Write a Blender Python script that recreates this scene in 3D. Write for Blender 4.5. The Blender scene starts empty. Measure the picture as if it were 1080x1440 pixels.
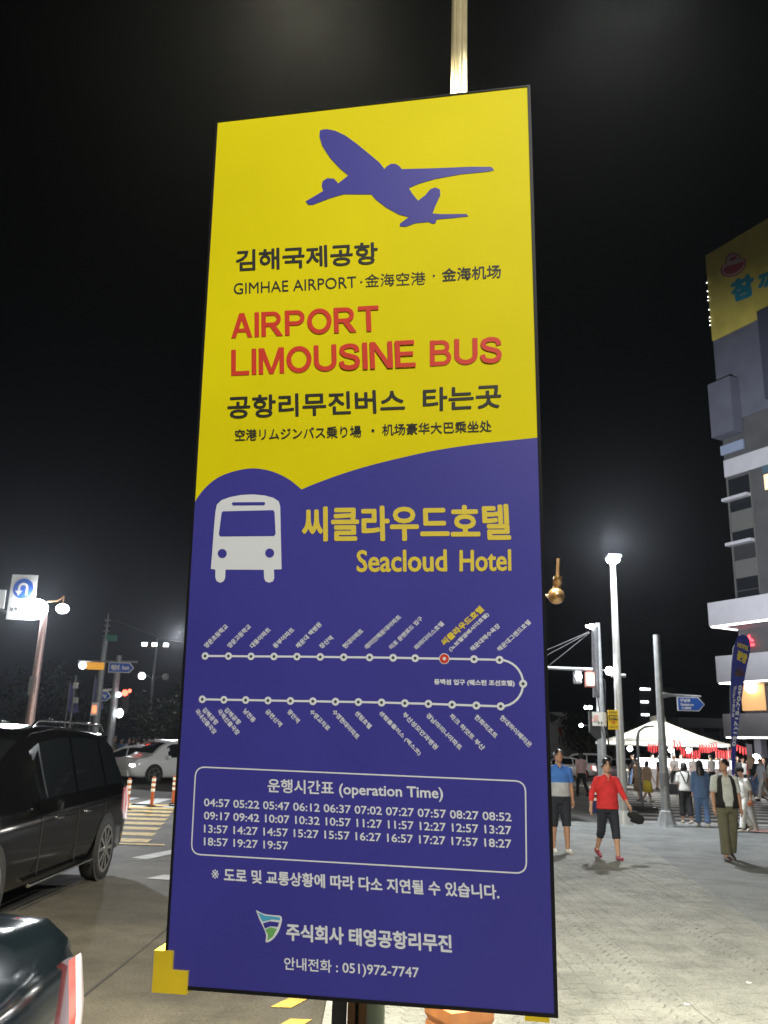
import bpy, bmesh, math, random
from mathutils import Vector, Matrix, noise
random.seed(7)
SC = bpy.context.scene
COL = SC.collection
PI = math.pi
R = math.radians

# ------------------------------------------------------------------ camera
FPX, PITCH, ROLL, HC = 1189.0, R(15.505), R(1.824), 1.6
Fv = Vector((0, math.cos(PITCH), math.sin(PITCH)))
U0 = Vector((0, -math.sin(PITCH), math.cos(PITCH)))
X0 = Vector((1, 0, 0))
Xv = X0*math.cos(ROLL) + U0*math.sin(ROLL)
Uv = -X0*math.sin(ROLL) + U0*math.cos(ROLL)
cd = bpy.data.cameras.new('camera'); cam = bpy.data.objects.new('camera', cd); COL.objects.link(cam)
cam.matrix_world = Matrix((( Xv.x, Uv.x, -Fv.x, 0), (Xv.y, Uv.y, -Fv.y, 0), (Xv.z, Uv.z, -Fv.z, HC), (0, 0, 0, 1)))
cd.sensor_width = 36; cd.sensor_fit = 'AUTO'; cd.lens = FPX/1440*36
cd.clip_start = 0.05; cd.clip_end = 1500
cd.dof.use_dof = True; cd.dof.focus_distance = 1.6; cd.dof.aperture_fstop = 16
SC.camera = cam

# ------------------------------------------------------------------ night sky
W = bpy.data.worlds.new('World'); SC.world = W; W.use_nodes = True
bg = W.node_tree.nodes['Background']
bg.inputs[0].default_value = (0.30, 0.42, 0.62, 1); bg.inputs[1].default_value = 0.0012
SC.view_settings.view_transform = 'Standard'; SC.view_settings.look = 'None'
SC.view_settings.exposure = 0.0; SC.view_settings.gamma = 1.0; SC.view_settings.use_curve_mapping = False
SC.cycles.volume_bounces = 0; SC.cycles.max_bounces = 6
SC.cycles.sample_clamp_indirect = 4.0

def lamp(kind, loc, power, color=(1, 1, 1), size=0.1, to=None, spot=None, blend=0.6):
    l = bpy.data.lights.new('lamp_light', kind); l.energy = power; l.color = color
    if kind == 'AREA': l.size = size
    else: l.shadow_soft_size = size
    if kind == 'SPOT' and spot: l.spot_size = R(spot); l.spot_blend = blend
    o = bpy.data.objects.new('lamp_light', l); COL.objects.link(o); o.location = loc
    if to is not None:
        o.rotation_euler = (Vector(to)-Vector(loc)).to_track_quat('-Z', 'Y').to_euler()
    return o

# lamps that light the place (fixtures further down, except the added tower spot)
HEAD_L = (-0.42, 3.3, 5.30); HEAD_R = (1.02, 3.3, 5.36)
lamp('SPOT', (HEAD_L[0], HEAD_L[1], 5.20), 3400, (1, .90, .62), .12, (HEAD_L[0]-1.4, HEAD_L[1]+2.4, 0), 165)
lamp('SPOT', (HEAD_R[0], HEAD_R[1], 5.26), 2200, (1, .99, .85), .12, (HEAD_R[0]+1.6, HEAD_R[1]+2.6, 0), 165)
MAST = (1.9, -3.2, 6.0)      # unseen lamp behind the photographer, added to light the front of the board
lamp('SPOT', (MAST[0]-.9, MAST[1]+.35, MAST[2]-.1), 1500, (1, .97, .88), .16, (.4, 4, 1.0), 150)
lamp('POINT', (5.85, 20.8, 6.75), 3400, (.93, .97, 1), .15)
lamp('SPOT', (-11.5, 27.4, 5.6), 6500, (.90, .95, 1), .2, (-7, 10, 0), 145)
lamp('SPOT', (6.1, 21.0, 6.95), 82000, (.92, .95, 1), .2, (28, 58, 19), 44, .9)      # added spot at the right-hand column, no fixture, brightens the tower
lamp('SPOT', (-14.6, 61.4, 8.9), 9000, (.95, .97, 1), .3, (-9, 38, 0), 80)

# ------------------------------------------------------------------ photo rays to points of the place
def ray(x, y): return Fv + Xv*((x-540)/FPX) + Uv*((720-y)/FPX)
def P(x, y, Y):
    d = ray(x, y); return Vector((0, 0, HC)) + d*(Y/d.y)
def G(x, y, z=0.0):
    d = ray(x, y); return Vector((0, 0, HC)) + d*((z-HC)/d.z)
def ZH(x, y, Y): return P(x, y, Y).z

# ------------------------------------------------------------------ materials
MT = {}
def mat(name, col, rough=.6, metal=0., noisy=0., scale=20., bump=0., emit=0., ecol=None, spec=None, coat=0., trans=0.):
    if name in MT: return MT[name]
    m = bpy.data.materials.new(name); m.use_nodes = True
    nt = m.node_tree; b = nt.nodes['Principled BSDF']
    b.inputs['Base Color'].default_value = (*col, 1); b.inputs['Roughness'].default_value = rough
    b.inputs['Metallic'].default_value = metal
    if spec is not None: b.inputs['Specular IOR Level'].default_value = spec
    if coat: b.inputs['Coat Weight'].default_value = coat; b.inputs['Coat Roughness'].default_value = .08
    if trans: b.inputs['Transmission Weight'].default_value = trans
    if emit:
        b.inputs['Emission Color'].default_value = (*(ecol or col), 1); b.inputs['Emission Strength'].default_value = emit
    if noisy or bump:
        tc = nt.nodes.new('ShaderNodeTexCoord'); n = nt.nodes.new('ShaderNodeTexNoise')
        n.inputs['Scale'].default_value = scale; n.inputs['Detail'].default_value = 6
        nt.links.new(tc.outputs['Object'], n.inputs['Vector'])
        if noisy:
            r = nt.nodes.new('ShaderNodeMapRange'); r.inputs['From Min'].default_value = .3; r.inputs['From Max'].default_value = .7
            r.inputs['To Min'].default_value = 1-noisy; r.inputs['To Max'].default_value = 1+noisy
            mx = nt.nodes.new('ShaderNodeVectorMath'); mx.operation = 'SCALE'; mx.inputs[0].default_value = col
            nt.links.new(n.outputs['Fac'], r.inputs['Value']); nt.links.new(r.outputs[0], mx.inputs['Scale'])
            nt.links.new(mx.outputs[0], b.inputs['Base Color'])
        if bump:
            bp = nt.nodes.new('ShaderNodeBump'); bp.inputs['Strength'].default_value = bump; bp.inputs['Distance'].default_value = .01
            nt.links.new(n.outputs['Fac'], bp.inputs['Height']); nt.links.new(bp.outputs[0], b.inputs['Normal'])
    MT[name] = m; return m

def ground_mat(name, col, stain=.25, grain=60., bump=.4, rough=.85, patch=.35, joints=None):
    m = bpy.data.materials.new(name); m.use_nodes = True; nt = m.node_tree; L = nt.links
    b = nt.nodes['Principled BSDF']; b.inputs['Roughness'].default_value = rough
    b.inputs['Specular IOR Level'].default_value = .3
    tc = nt.nodes.new('ShaderNodeTexCoord')
    n1 = nt.nodes.new('ShaderNodeTexNoise'); n1.inputs['Scale'].default_value = patch; n1.inputs['Detail'].default_value = 5
    n2 = nt.nodes.new('ShaderNodeTexNoise'); n2.inputs['Scale'].default_value = grain; n2.inputs['Detail'].default_value = 4
    n3 = nt.nodes.new('ShaderNodeTexNoise'); n3.inputs['Scale'].default_value = 3.; n3.inputs['Detail'].default_value = 8
    for n in (n1, n2, n3): L.new(tc.outputs['Object'], n.inputs['Vector'])
    def mr(src, a, c, lo=.3, hi=.7):
        r = nt.nodes.new('ShaderNodeMapRange'); r.inputs['From Min'].default_value = lo; r.inputs['From Max'].default_value = hi
        r.inputs['To Min'].default_value = a; r.inputs['To Max'].default_value = c; L.new(src, r.inputs['Value']); return r.outputs[0]
    def mul(a, c):
        k = nt.nodes.new('ShaderNodeMath'); k.operation = 'MULTIPLY'; L.new(a, k.inputs[0]); L.new(c, k.inputs[1]); return k.outputs[0]
    v = mul(mul(mr(n1.outputs['Fac'], 1-stain, 1+stain), mr(n2.outputs['Fac'], .72, 1.28)), mr(n3.outputs['Fac'], .82, 1.12))
    h = n2.outputs['Fac']
    if joints:
        br = nt.nodes.new('ShaderNodeTexBrick'); br.inputs['Scale'].default_value = joints
        br.inputs['Color1'].default_value = (1, 1, 1, 1); br.inputs['Color2'].default_value = (.86, .86, .86, 1); br.inputs['Mortar'].default_value = (.55, .55, .55, 1)
        br.inputs['Mortar Size'].default_value = .012
        L.new(tc.outputs['Object'], br.inputs['Vector'])
        v = mul(v, br.outputs['Color'])
    vo = nt.nodes.new('ShaderNodeTexVoronoi'); vo.inputs['Scale'].default_value = 2.3; L.new(tc.outputs['Object'], vo.inputs['Vector'])
    v = mul(v, mr(vo.outputs['Distance'], .72, 1, .035, .05))          # trodden gum and spots
    n4 = nt.nodes.new('ShaderNodeTexNoise'); n4.inputs['Scale'].default_value = 1.1; n4.inputs['Detail'].default_value = 10; n4.inputs['Roughness'].default_value = .7
    L.new(tc.outputs['Object'], n4.inputs['Vector']); v = mul(v, mr(n4.outputs['Fac'], .70, 1.0, .38, .50))     # stains
    sc = nt.nodes.new('ShaderNodeVectorMath'); sc.operation = 'SCALE'; sc.inputs[0].default_value = col
    L.new(v, sc.inputs['Scale']); L.new(sc.outputs[0], b.inputs['Base Color'])
    bp = nt.nodes.new('ShaderNodeBump'); bp.inputs['Strength'].default_value = bump; bp.inputs['Distance'].default_value = .006
    L.new(h, bp.inputs['Height']); L.new(bp.outputs[0], b.inputs['Normal'])
    MT[name] = m; return m

white = mat('white_paint', (.78, .78, .76), .5, noisy=.06, scale=6)
steel = mat('galvanised_steel', (.27, .28, .29), .5, .35, noisy=.18, scale=9, bump=.1)
dsteel = mat('dark_steel', (.09, .09, .10), .45, .5, noisy=.2, scale=12)
black = mat('black_plastic', (.018, .018, .02), .4)
rubber = mat('rubber', (.02, .02, .02), .85)
lampglow = mat('lamp_glow', (1, 1, 1), .5, emit=40, ecol=(.93, .97, 1))
lampwarm = mat('lamp_glow_warm', (1, 1, 1), .5, emit=45, ecol=(1, .93, .76))
lampsoft = mat('lamp_glow_soft', (1, 1, 1), .5, emit=9, ecol=(.95, .98, 1))
chrome = mat('chrome', (.75, .75, .76), .12, 1.)

# ------------------------------------------------------------------ mesh helpers
class MB:
    def __init__(s): s.v = []; s.f = []; s.m = []; s.mats = []; s.sm = []
    def mi(s, m):
        if m not in s.mats: s.mats.append(m)
        return s.mats.index(m)
    def add(s, vs, fs, m, smooth=False):
        o = len(s.v); s.v += [tuple(v) for v in vs]; k = s.mi(m)
        for f in fs: s.f.append(tuple(i+o for i in f)); s.m.append(k); s.sm.append(smooth)
    def box(s, a, b, m, rz=0., bev=0.):
        (x0, y0, z0), (x1, y1, z1) = a, b
        if bev > 0:
            bm = bmesh.new(); bmesh.ops.create_cube(bm, size=1)
            for v in bm.verts: v.co = Vector(((x0+x1)/2+v.co.x*(x1-x0), (y0+y1)/2+v.co.y*(y1-y0), (z0+z1)/2+v.co.z*(z1-z0)))
            bmesh.ops.bevel(bm, geom=bm.edges[:], offset=bev, segments=2, profile=.6, affect='EDGES')
            bm.verts.index_update(); vs = [v.co.copy() for v in bm.verts]; fs = [[v.index for v in f.verts] for f in bm.faces]; bm.free()
        else:
            vs = [Vector(p) for p in ((x0,y0,z0),(x1,y0,z0),(x1,y1,z0),(x0,y1,z0),(x0,y0,z1),(x1,y0,z1),(x1,y1,z1),(x0,y1,z1))]
            fs = [(0,3,2,1),(4,5,6,7),(0,1,5,4),(1,2,6,5),(2,3,7,6),(3,0,4,7)]
        if rz:
            c = Vector(((x0+x1)/2, (y0+y1)/2, 0)); M = Matrix.Rotation(rz, 3, 'Z')
            vs = [M @ (v-c)+c for v in vs]
        s.add(vs, fs, m)
    def tube(s, pts, rad, m, n=12, caps=True):
        pts = [Vector(p) for p in pts]; k = len(pts)
        rad = rad if isinstance(rad, (list, tuple)) else [rad]*k
        vs = []; prev = None
        for i, p in enumerate(pts):
            t = (pts[min(i+1, k-1)]-pts[max(i-1, 0)]).normalized()
            if prev is None: a = t.orthogonal().normalized()
            else: a = (prev-t*prev.dot(t)); a = a.normalized() if a.length > 1e-6 else t.orthogonal().normalized()
            prev = a; b = t.cross(a)
            vs += [p+(a*math.cos(2*PI*j/n)+b*math.sin(2*PI*j/n))*rad[i] for j in range(n)]
        fs = [(i*n+j, i*n+(j+1) % n, (i+1)*n+(j+1) % n, (i+1)*n+j) for i in range(k-1) for j in range(n)]
        s.add(vs, fs, m, True)
        if caps: s.add(vs, [tuple(range(n))[::-1], tuple((k-1)*n+j for j in range(n))], m)
    def ball(s, c, r, m, nu=16, nv=10, sc=(1, 1, 1)):
        vs = []; c = Vector(c)
        for i in range(nv+1):
            a = PI*i/nv
            for j in range(nu):
                b = 2*PI*j/nu
                vs.append(c+Vector((math.sin(a)*math.cos(b)*sc[0], math.sin(a)*math.sin(b)*sc[1], math.cos(a)*sc[2]))*r)
        fs = [(i*nu+j, (i+1)*nu+j, (i+1)*nu+(j+1) % nu, i*nu+(j+1) % nu) for i in range(nv) for j in range(nu)]
        s.add(vs, fs, m, True)
    def prism(s, poly, m, frame, depth):       # poly in 2D, frame=(origin, ax, ay, n)
        o, ax, ay, nn = frame; k = len(poly)
        fr = [o+ax*x+ay*y+nn*depth for x, y in poly]; bk = [o+ax*x+ay*y for x, y in poly]
        s.add(fr+bk, [tuple(range(k)), tuple(range(2*k-1, k-1, -1))]+[(i, i+k, (i+1) % k+k, (i+1) % k) for i in range(k)], m)
    def build(s, name, parent=None, base=None, fix=False):
        me = bpy.data.meshes.new(name)
        b = Vector(base) if base is not None else Vector((0, 0, 0))
        me.from_pydata([tuple(Vector(v)-b) for v in s.v], [], s.f)
        for m in s.mats: me.materials.append(m)
        me.polygons.foreach_set('material_index', s.m); me.polygons.foreach_set('use_smooth', s.sm)
        if fix:
            bm = bmesh.new(); bm.from_mesh(me); bmesh.ops.recalc_face_normals(bm, faces=bm.faces[:]); bm.to_mesh(me); bm.free()
        me.update()
        o = bpy.data.objects.new(name, me); COL.objects.link(o)
        if parent is not None: o.parent = parent
        elif base is not None: o.location = b
        return o

def thing(name, loc, label, cat, group=None, rz=0.):
    o = bpy.data.objects.new(name, None); COL.objects.link(o); o.location = loc; o.rotation_euler = (0, 0, rz)
    o.empty_display_size = .2; o['label'] = label; o['category'] = cat
    if group: o['group'] = group
    return o
def tag(o, label, cat, group=None):
    o['label'] = label; o['category'] = cat
    if group: o['group'] = group
    return o
def struct(o): o['kind'] = 'structure'; return o
def copy_tree(o, parent=None):
    c = o.copy(); COL.objects.link(c); c.parent = parent
    for ch in list(o.children): copy_tree(ch, c)
    return c
def part(t, name, fn, parent=None):            # fn(mb) in the thing's own coordinates
    mb = MB(); fn(mb); return mb.build(name, parent or t)

# ------------------------------------------------------------------ lettering
_tc = {}
def glyphs(body):
    if body not in _tc:
        c = bpy.data.curves.new('text', 'FONT'); c.body = body; c.size = 1; c.resolution_u = 3
        o = bpy.data.objects.new('text', c); COL.objects.link(o); bpy.context.view_layer.update()
        me = bpy.data.meshes.new_from_object(o.evaluated_get(bpy.context.evaluated_depsgraph_get()))
        vs = [(v.co.x, v.co.y) for v in me.vertices]; fs = [tuple(p.vertices) for p in me.polygons]
        bpy.data.objects.remove(o); bpy.data.meshes.remove(me)
        xs = [v[0] for v in vs]; ys = [v[1] for v in vs]
        x0, x1, y0, y1 = min(xs), max(xs), min(ys), max(ys)
        _tc[body] = ([((x-x0)/(x1-x0), (y-y0)/(y1-y0)) for x, y in vs], fs)
    return _tc[body]
def put_text(mb, body, BL, BR, TL, to3, m, bold=0., lift=0.):
    """body fitted to the box BL, BR, TL (2D); to3(x, y, lift) gives the point"""
    vs, fs = glyphs(body)
    BL, BR, TL = Vector(BL), Vector(BR), Vector(TL); a = BR-BL; b = TL-BL
    r = bold*b.length
    offs = [(0, 0)] if not bold else [(0, 0)]+[(r*math.cos(k*PI/4), r*math.sin(k*PI/4)) for k in range(8)]
    ins = 1-2*r/max(b.length, 1e-6); insx = 1-2*r/max(a.length, 1e-6)
    for k, (ox, oy) in enumerate(offs):
        pts = []
        for x, y in vs:
            p = BL + a*(.5+(x-.5)*insx) + b*(.5+(y-.5)*ins)
            pts.append(to3(p.x+ox, p.y+oy, lift+k*3e-5))
        mb.add(pts, fs, m)

def catmull(pts, k=6):
    out = []
    for i in range(len(pts)-1):
        p0, p1, p2, p3 = pts[max(i-1, 0)], pts[i], pts[i+1], pts[min(i+2, len(pts)-1)]
        for j in range(k):
            t = j/k
            out.append(tuple(.5*(2*p1[d]+(p2[d]-p0[d])*t+(2*p0[d]-5*p1[d]+4*p2[d]-p3[d])*t*t+(3*p1[d]-p0[d]-3*p2[d]+p3[d])*t**3) for d in (0, 1)))
    out.append(pts[-1]); return out
def strip(pts, w, closed=False):
    """quads of a line of width w through 2D pts"""
    n = len(pts); L = []; Rr = []
    for i in range(n):
        a = Vector(pts[(i-1) % n] if closed else pts[max(i-1, 0)]); c = Vector(pts[(i+1) % n] if closed else pts[min(i+1, n-1)])
        p = Vector(pts[i]); d1 = (p-a); d2 = (c-p)
        d1 = d1.normalized() if d1.length > 1e-9 else d2.normalized(); d2 = d2.normalized() if d2.length > 1e-9 else d1
        n1 = Vector((-d1.y, d1.x)); n2 = Vector((-d2.y, d2.x)); m = (n1+n2).normalized(); k = w/2/max(m.dot(n1), .4)
        L.append(p+m*k); Rr.append(p-m*k)
    q = []
    for i in range(n if closed else n-1):
        j = (i+1) % n; q.append([Rr[i], Rr[j], L[j], L[i]])
    return q
def arc(cx, cy, rx, ry, a0, a1, n=12): return [(cx+rx*math.cos(R(a0+(a1-a0)*i/n)), cy+ry*math.sin(R(a0+(a1-a0)*i/n))) for i in range(n+1)]
def bold_letter(c, w=.19):
    h = w/2
    box = lambda x0, y0, x1, y1: [(x0, y0), (x1, y0), (x1, y1), (x0, y1)]
    if c == 'A': return .82, [[(0,0),(.18,0),(.51,1),(.31,1)], [(.64,0),(.82,0),(.51,1),(.31,1)], box(.19,.22,.63,.37)]
    if c == 'I': return w, [box(0,0,w,1)]
    bowl = [(h, 1-h), (.45, 1-h)] + arc(.45, (1-h+.47)/2, .22, (1-h-.47)/2, 90, -90)[1:] + [(h, .47)]
    if c == 'P': return .76, [box(0,0,w,1)] + strip(bowl, w*.92)
    if c == 'R': return .82, [box(0,0,w,1)] + strip(bowl, w*.92) + [[(.30,.44),(.53,.46),(.83,0),(.59,0)]]
    if c == 'O': return .92, strip(arc(.46,.5,.46-h,.5-h+.01,0,360,28)[:-1], w, True)
    if c == 'T': return .76, [box(0,1-w*.92,.76,1), box(.38-h,0,.38+h,1)]
    if c == 'L': return .68, [box(0,0,w,1), box(0,0,.68,w*.92)]
    if c == 'M': return .94, [box(0,0,w*.95,1), box(.94-w*.95,0,.94,1), [(.0,1),(w*1.15,1),(.545,0),(.395,0)], [(.94-w*1.15,1),(.94,1),(.545,0),(.395,0)]]
    if c == 'U': return .82, strip([(h,1),(h,.38)]+arc(.41,.36,.41-h,.36-h,180,360)[0:]+[(.82-h,.38),(.82-h,1)], w)
    if c == 'N': return .80, [box(0,0,w*.95,1), box(.80-w*.95,0,.80,1), [(0,1),(w*1.1,1),(.8,0),(.8-w*1.1,0)]]
    if c == 'E': return .70, [box(0,0,w,1), box(0,0,.70,w*.9), box(0,1-w*.9,.68,1), box(0,.5-w*.4,.63,.5+w*.45)]
    if c == 'B':
        b1 = [(h,1-h),(.44,1-h)]+arc(.44,.725,.18,.5*(1-h-.54),90,-90)[1:]+[(h,.54)]
        b2 = [(h,.53),(.46,.53)]+arc(.46,.31,.22,.5*(.53-h),90,-90)[1:]+[(h,h)]
        return .78, [box(0,0,w,1)]+strip(b1, w*.88)+strip(b2, w*.9)
    if c == 'S': return .76, strip(catmull([(.655,.68),(.60,.85),(.38,.915),(.15,.84),(.115,.70),(.22,.585),(.41,.52),(.60,.44),(.66,.29),(.58,.14),(.38,.085),(.15,.15),(.085,.33)]), w)
    return .28, []
def put_bold(mb, word, BL, BR, TL, to3, m, lift=0., w=.178, gap=.085):
    x = 0; qs = []
    for c in word:
        wd, q = bold_letter(c, w); qs += [[(p[0]+x, p[1]) for p in poly] for poly in q]; x += wd+gap
    x -= gap; BL, BR, TL = Vector(BL), Vector(BR), Vector(TL); a = (BR-BL)/x; b = TL-BL
    for k, poly in enumerate(qs):
        mb.add([to3(*(BL+a*p[0]+b*p[1]), lift+k*1.2e-5) for p in poly], [tuple(range(len(poly)))], m)

# ================================================================== THE SETTING
pave_m = ground_mat('pavement_concrete', (.21, .213, .20), .14, 45, .5, .8, .5)
pave2_m = ground_mat('smooth_sidewalk', (.165, .172, .168), .18, 30, .3, .8, .6)
stone_m = ground_mat('paving_stone_grey', (.225, .228, .212), .18, 70, .5, .8, 1.2)
road_m = ground_mat('asphalt', (.088, .079, .064), .38, 50, .8, .8, .45)
kerb_m = ground_mat('kerb_granite', (.30, .30, .29), .15, 40, .4, .75, 1.)
plaza_m = ground_mat('plaza_paving', (.26, .26, .25), .15, 30, .3, .8, .4, joints=1.2)
tact_m = mat('reddish_tile', (.30, .17, .15), .8, noisy=.15, scale=5)
yel_road = mat('yellow_road_paint', (.50, .33, .06), .7, noisy=.35, scale=7, bump=.2)
wht_road = mat('white_road_paint', (.42, .42, .41), .7, noisy=.28, scale=7, bump=.2)

RZ = -0.12
KX = -0.12; YE = 22.0      # kerb line and pavement end
def sheet(name, poly, z, m):
    mb = MB(); mb.add([(x, y, z) for x, y in poly], [tuple(range(len(poly)))], m)
    return struct(mb.build(name, fix=False))
sheet('road', [(-400, -60), (400, -60), (400, 700), (-400, 700)], RZ, road_m)
# pavement with a rounded far corner
edge = [(KX, -12)] + [(KX, 16)] + [(KX+3.2-3.2*math.cos(R(a)), 16+(YE-16-.9)*math.sin(R(a))) for a in range(15, 91, 15)]
edge += [(4.5, YE-.7), (7.0, YE-.1), (9.5, YE-.5), (13, YE-1.4), (30, YE-2.0), (30, -12)]
mb = MB(); k = len(edge)
mb.add([(x, y, 0) for x, y in edge]+[(x, y, RZ-.02) for x, y in edge], [tuple(range(k))[::-1]]+[(i, (i+1) % k, (i+1) % k+k, i+k) for i in range(k)], pave2_m)
pavement = struct(mb.build('pavement', fix=True))
# kerb stones: pieces of the kerb
kerb_pts = edge[:-1]
dense = []
for a, b in zip(kerb_pts[:-1], kerb_pts[1:]):
    n = max(1, int((Vector(b)-Vector(a)).length/.98+.5)); dense += [tuple(Vector(a).lerp(Vector(b), i/n)) for i in range(n)]
dense = [p for p in dense if p[1] > -6 and p[0] < 16]
kerb = None
for i in range(len(dense)-1):
    a, b = Vector(dense[i]), Vector(dense[i+1]); d = (b-a).normalized(); nn = Vector((d.y, -d.x))
    a = a+d*.006; b = b-d*.006
    mb = MB(); q = [a-nn*.15, b-nn*.15, b+nn*.012, a+nn*.012]; h = .006+random.uniform(-.002, .002)
    mb.add([(p.x, p.y, RZ) for p in q]+[(p.x, p.y, h) for p in q], [(3,2,1,0),(4,5,6,7),(0,1,5,4),(1,2,6,5),(2,3,7,6),(3,0,4,7)], kerb_m)
    if kerb is None:
        kerb = bpy.data.objects.new('kerb', None); COL.objects.link(kerb); kerb['kind'] = 'structure'
    mb.build('kerb_stone', kerb, fix=True)
# arc-laid paving stones (left of the diagonal seam)
seam = [(3.7, 2), (3.82, 8.9), (4.33, 12.4), (4.75, 15.0), (4.92, 16.4), (4.4, 18.5)]
def seam_x(y):
    for (x0, y0), (x1, y1) in zip(seam[:-1], seam[1:]):
        if y0 <= y <= y1: return x0+(x1-x0)*(y-y0)/(y1-y0)
    return seam[0][0] if y < 2 else seam[-1][0]
mb = MB()
ys = [-6, 2, 5, 8.9, 10.5, 12.4, 15.0, 16.4, 18.5]
for y0, y1 in zip(ys[:-1], ys[1:]):
    mb.add([(KX+.16, y0, .004), (seam_x(y0), y0, .004), (seam_x(y1), y1, .004), (KX+.16, y1, .004)], [(0, 1, 2, 3)], pave_m)
paver_bed = struct(mb.build('paved_strip'))
stones = []
SW = 1.05
i0 = 0
for strp in range(-1, 6):
    cx = KX+.16+SW*(strp+.5)
    yy = 2.6
    while yy < 14.2:
        nseg = 9
        for j in range(nseg):
            t0 = -52+104*j/nseg; t1 = -52+104*(j+1)/nseg
            r0, r1 = SW*.634, SW*.634+.112
            g = .6
            pts = []
            for (r, t) in ((r0+.004, t0+g), (r0+.004, t1-g), (r1-.004, t1-g), (r1-.004, t0+g)):
                pts.append((cx+r*math.sin(R(t)), yy-SW*.4+r*math.cos(R(t))))
            cxm = sum(p[0] for p in pts)/4; cym = sum(p[1] for p in pts)/4
            if cxm < KX+.22 or cxm > seam_x(cym)-.07 or cym < 2.6 or cym > 14: continue
            if abs(cxm-cx) > SW*.5: continue
            pts = [(max(cx-SW*.5+.004, min(cx+SW*.5-.004, p[0])), p[1]) for p in pts]
            stones.append((cym, pts))
        yy += .118
def stone_geo(mb, pts):
    h = .0082+random.uniform(-.0016, .0016); c = Vector((sum(p[0] for p in pts)/4, sum(p[1] for p in pts)/4))
    top = [c+(Vector(p)-c)*.965 for p in pts]
    tl = (random.uniform(-.0012, .0012), random.uniform(-.0012, .0012))
    mb.add([(p[0], p[1], .0045) for p in pts]+[(p.x, p.y, h+(p.x-c.x)*tl[0]*12+(p.y-c.y)*tl[1]*12) for p in top], [(4, 7, 6, 5), (0, 4, 5, 1), (1, 5, 6, 2), (2, 6, 7, 3), (3, 7, 4, 0)], stone_m)
vis = [s for s in stones if s[0] > 4.9 and (s[1][0][0] > .30+(s[0]-5)*.02)]
vis.sort(key=lambda s: s[0]); near = vis[:290]; nid = set(id(s) for s in near)
for s in near:
    mb = MB(); stone_geo(mb, s[1]); mb.build('paving_stone', paver_bed, fix=True)
mb = MB()
for s in stones:
    if id(s) not in nid: stone_geo(mb, s[1])
rest = mb.build('paving_stones', paver_bed, fix=True); rest['kind'] = 'stuff'
# reddish tile band at the crossing
sheet('tactile_strip', [(8.2, 20.4), (13, 19.7), (13, 20.4), (8.2, 21.1)], .005, tact_m)
# far pavement (plaza beyond the cross street)
mb = MB(); mb.box((-120, 44, RZ-.05), (120, 300, 0.0), plaza_m); struct(mb.build('far_pavement'))
sheet('crossing_approach', [(1.2, 22.7), (6.0, 22.4), (10.0, 37.5), (3.0, 37.5)], RZ+.006, plaza_m)
# near road side: gutter seam, painted stripes
def marks(name, quads, m, z=RZ+.005):
    mb = MB()
    for q in quads: mb.add([(x, y, z) for x, y in q], [(0, 1, 2, 3)], m)
    return struct(mb.build(name))
seam_m = mat('tar_seam', (.025, .023, .02), .7)
sq = []
y = -4
while y < 12:
    w = .016+.008*math.sin(y*3); o = .02*math.sin(y*1.7); o2 = .02*math.sin((y+.3)*1.7)
    sq.append([(-1.95+o, y), (-1.95+w+o, y), (-1.95+w+o2, y+.3), (-1.95+o2, y+.3)]); y += .3
marks('tar_seam', sq, seam_m)
marks('yellow_edge_stripes', [[(-.66, yy), (-.52, yy), (-.36, yy+.36), (-.50, yy+.36)] for yy in [4.0+.60*i for i in range(8)]], yel_road)
# median hatching in front of the crossing
hq = []
for i in range(9):
    yy = 15.6+i*1.05
    hq.append([(-8.6, yy), (-3.9-.17*(i*1.05), yy), (-3.95-.17*(i*1.05), yy+.55), (-8.6, yy+.55)])
marks('yellow_hatching', hq, yel_road)
marks('yellow_median_line', [[(-8.6, 15.2), (-3.5, 15.2), (-3.55, 15.4), (-8.6, 15.4)]], yel_road, RZ+.009)
marks('white_stop_line', [[(-3.62, 13.6), (-3.35, 13.5), (-2.2, 17.1), (-2.45, 17.2)], [(-2.9, 11.7), (-2.2, 11.55), (-2.2, 11.9), (-2.75, 12.05)]], wht_road)
marks('white_lane_line', [[(-3.75, 13.4), (-3.4, 13.4), (-1.2, 13.1), (-1.2, 13.25)]], wht_road, RZ+.009)
marks('zebra_crossing', [[(.27*yy, yy), (.27*yy+8, yy), (.27*yy+8, yy+.75), (.27*yy, yy+.75)] for yy in [23.6+1.5*i for i in range(13)]], wht_road)
marks('left_zebra_crossing', [[(x, 23.5), (x+.5, 23.5), (x+.5, 27), (x, 27)] for x in [-9.6+1.0*i for i in range(9)]], wht_road)

# ================================================================== THE SIGN
C_TL, C_TR, C_BR, C_BL = Vector((-.361,1.428,2.798)), Vector((.248,1.313,2.803)), Vector((.28,1.401,1.226)), Vector((-.329,1.516,1.22))
SWD, SHT = .62, 1.58
Sa = (C_BR-C_BL).normalized(); Su = (C_TL-C_BL); Su = (Su-Sa*Su.dot(Sa)).normalized(); Sn = Sa.cross(Su)   # Sn: towards the viewer
if Sn.y > 0: Sn = -Sn
SB = Vector((C_BL.lerp(C_BR, .5).x+.022, 1.47, 0))          # foot of the sign post
HM = (0.001644526972283659, 9.609993006760475e-05, -0.5148208605735768, 9.815160169529845e-05, -0.0014206152876951124, 1.9476222324398116, 0.00019528560660297546, 0.00021896927967537602)
def st(x, y):                                           # photograph of the flat print -> metres on the board
    w = HM[6]*x+HM[7]*y+1
    return ((HM[0]*x+HM[1]*y+HM[2])/w, (HM[3]*x+HM[4]*y+HM[5])/w)
def s3(s, t, lift=0.): return C_BL+Sa*s+Su*t+Sn*lift-SB
sign = thing('bus_stop_sign', SB, 'tall yellow and blue airport limousine bus stop board with route map', 'bus stop sign')
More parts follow.
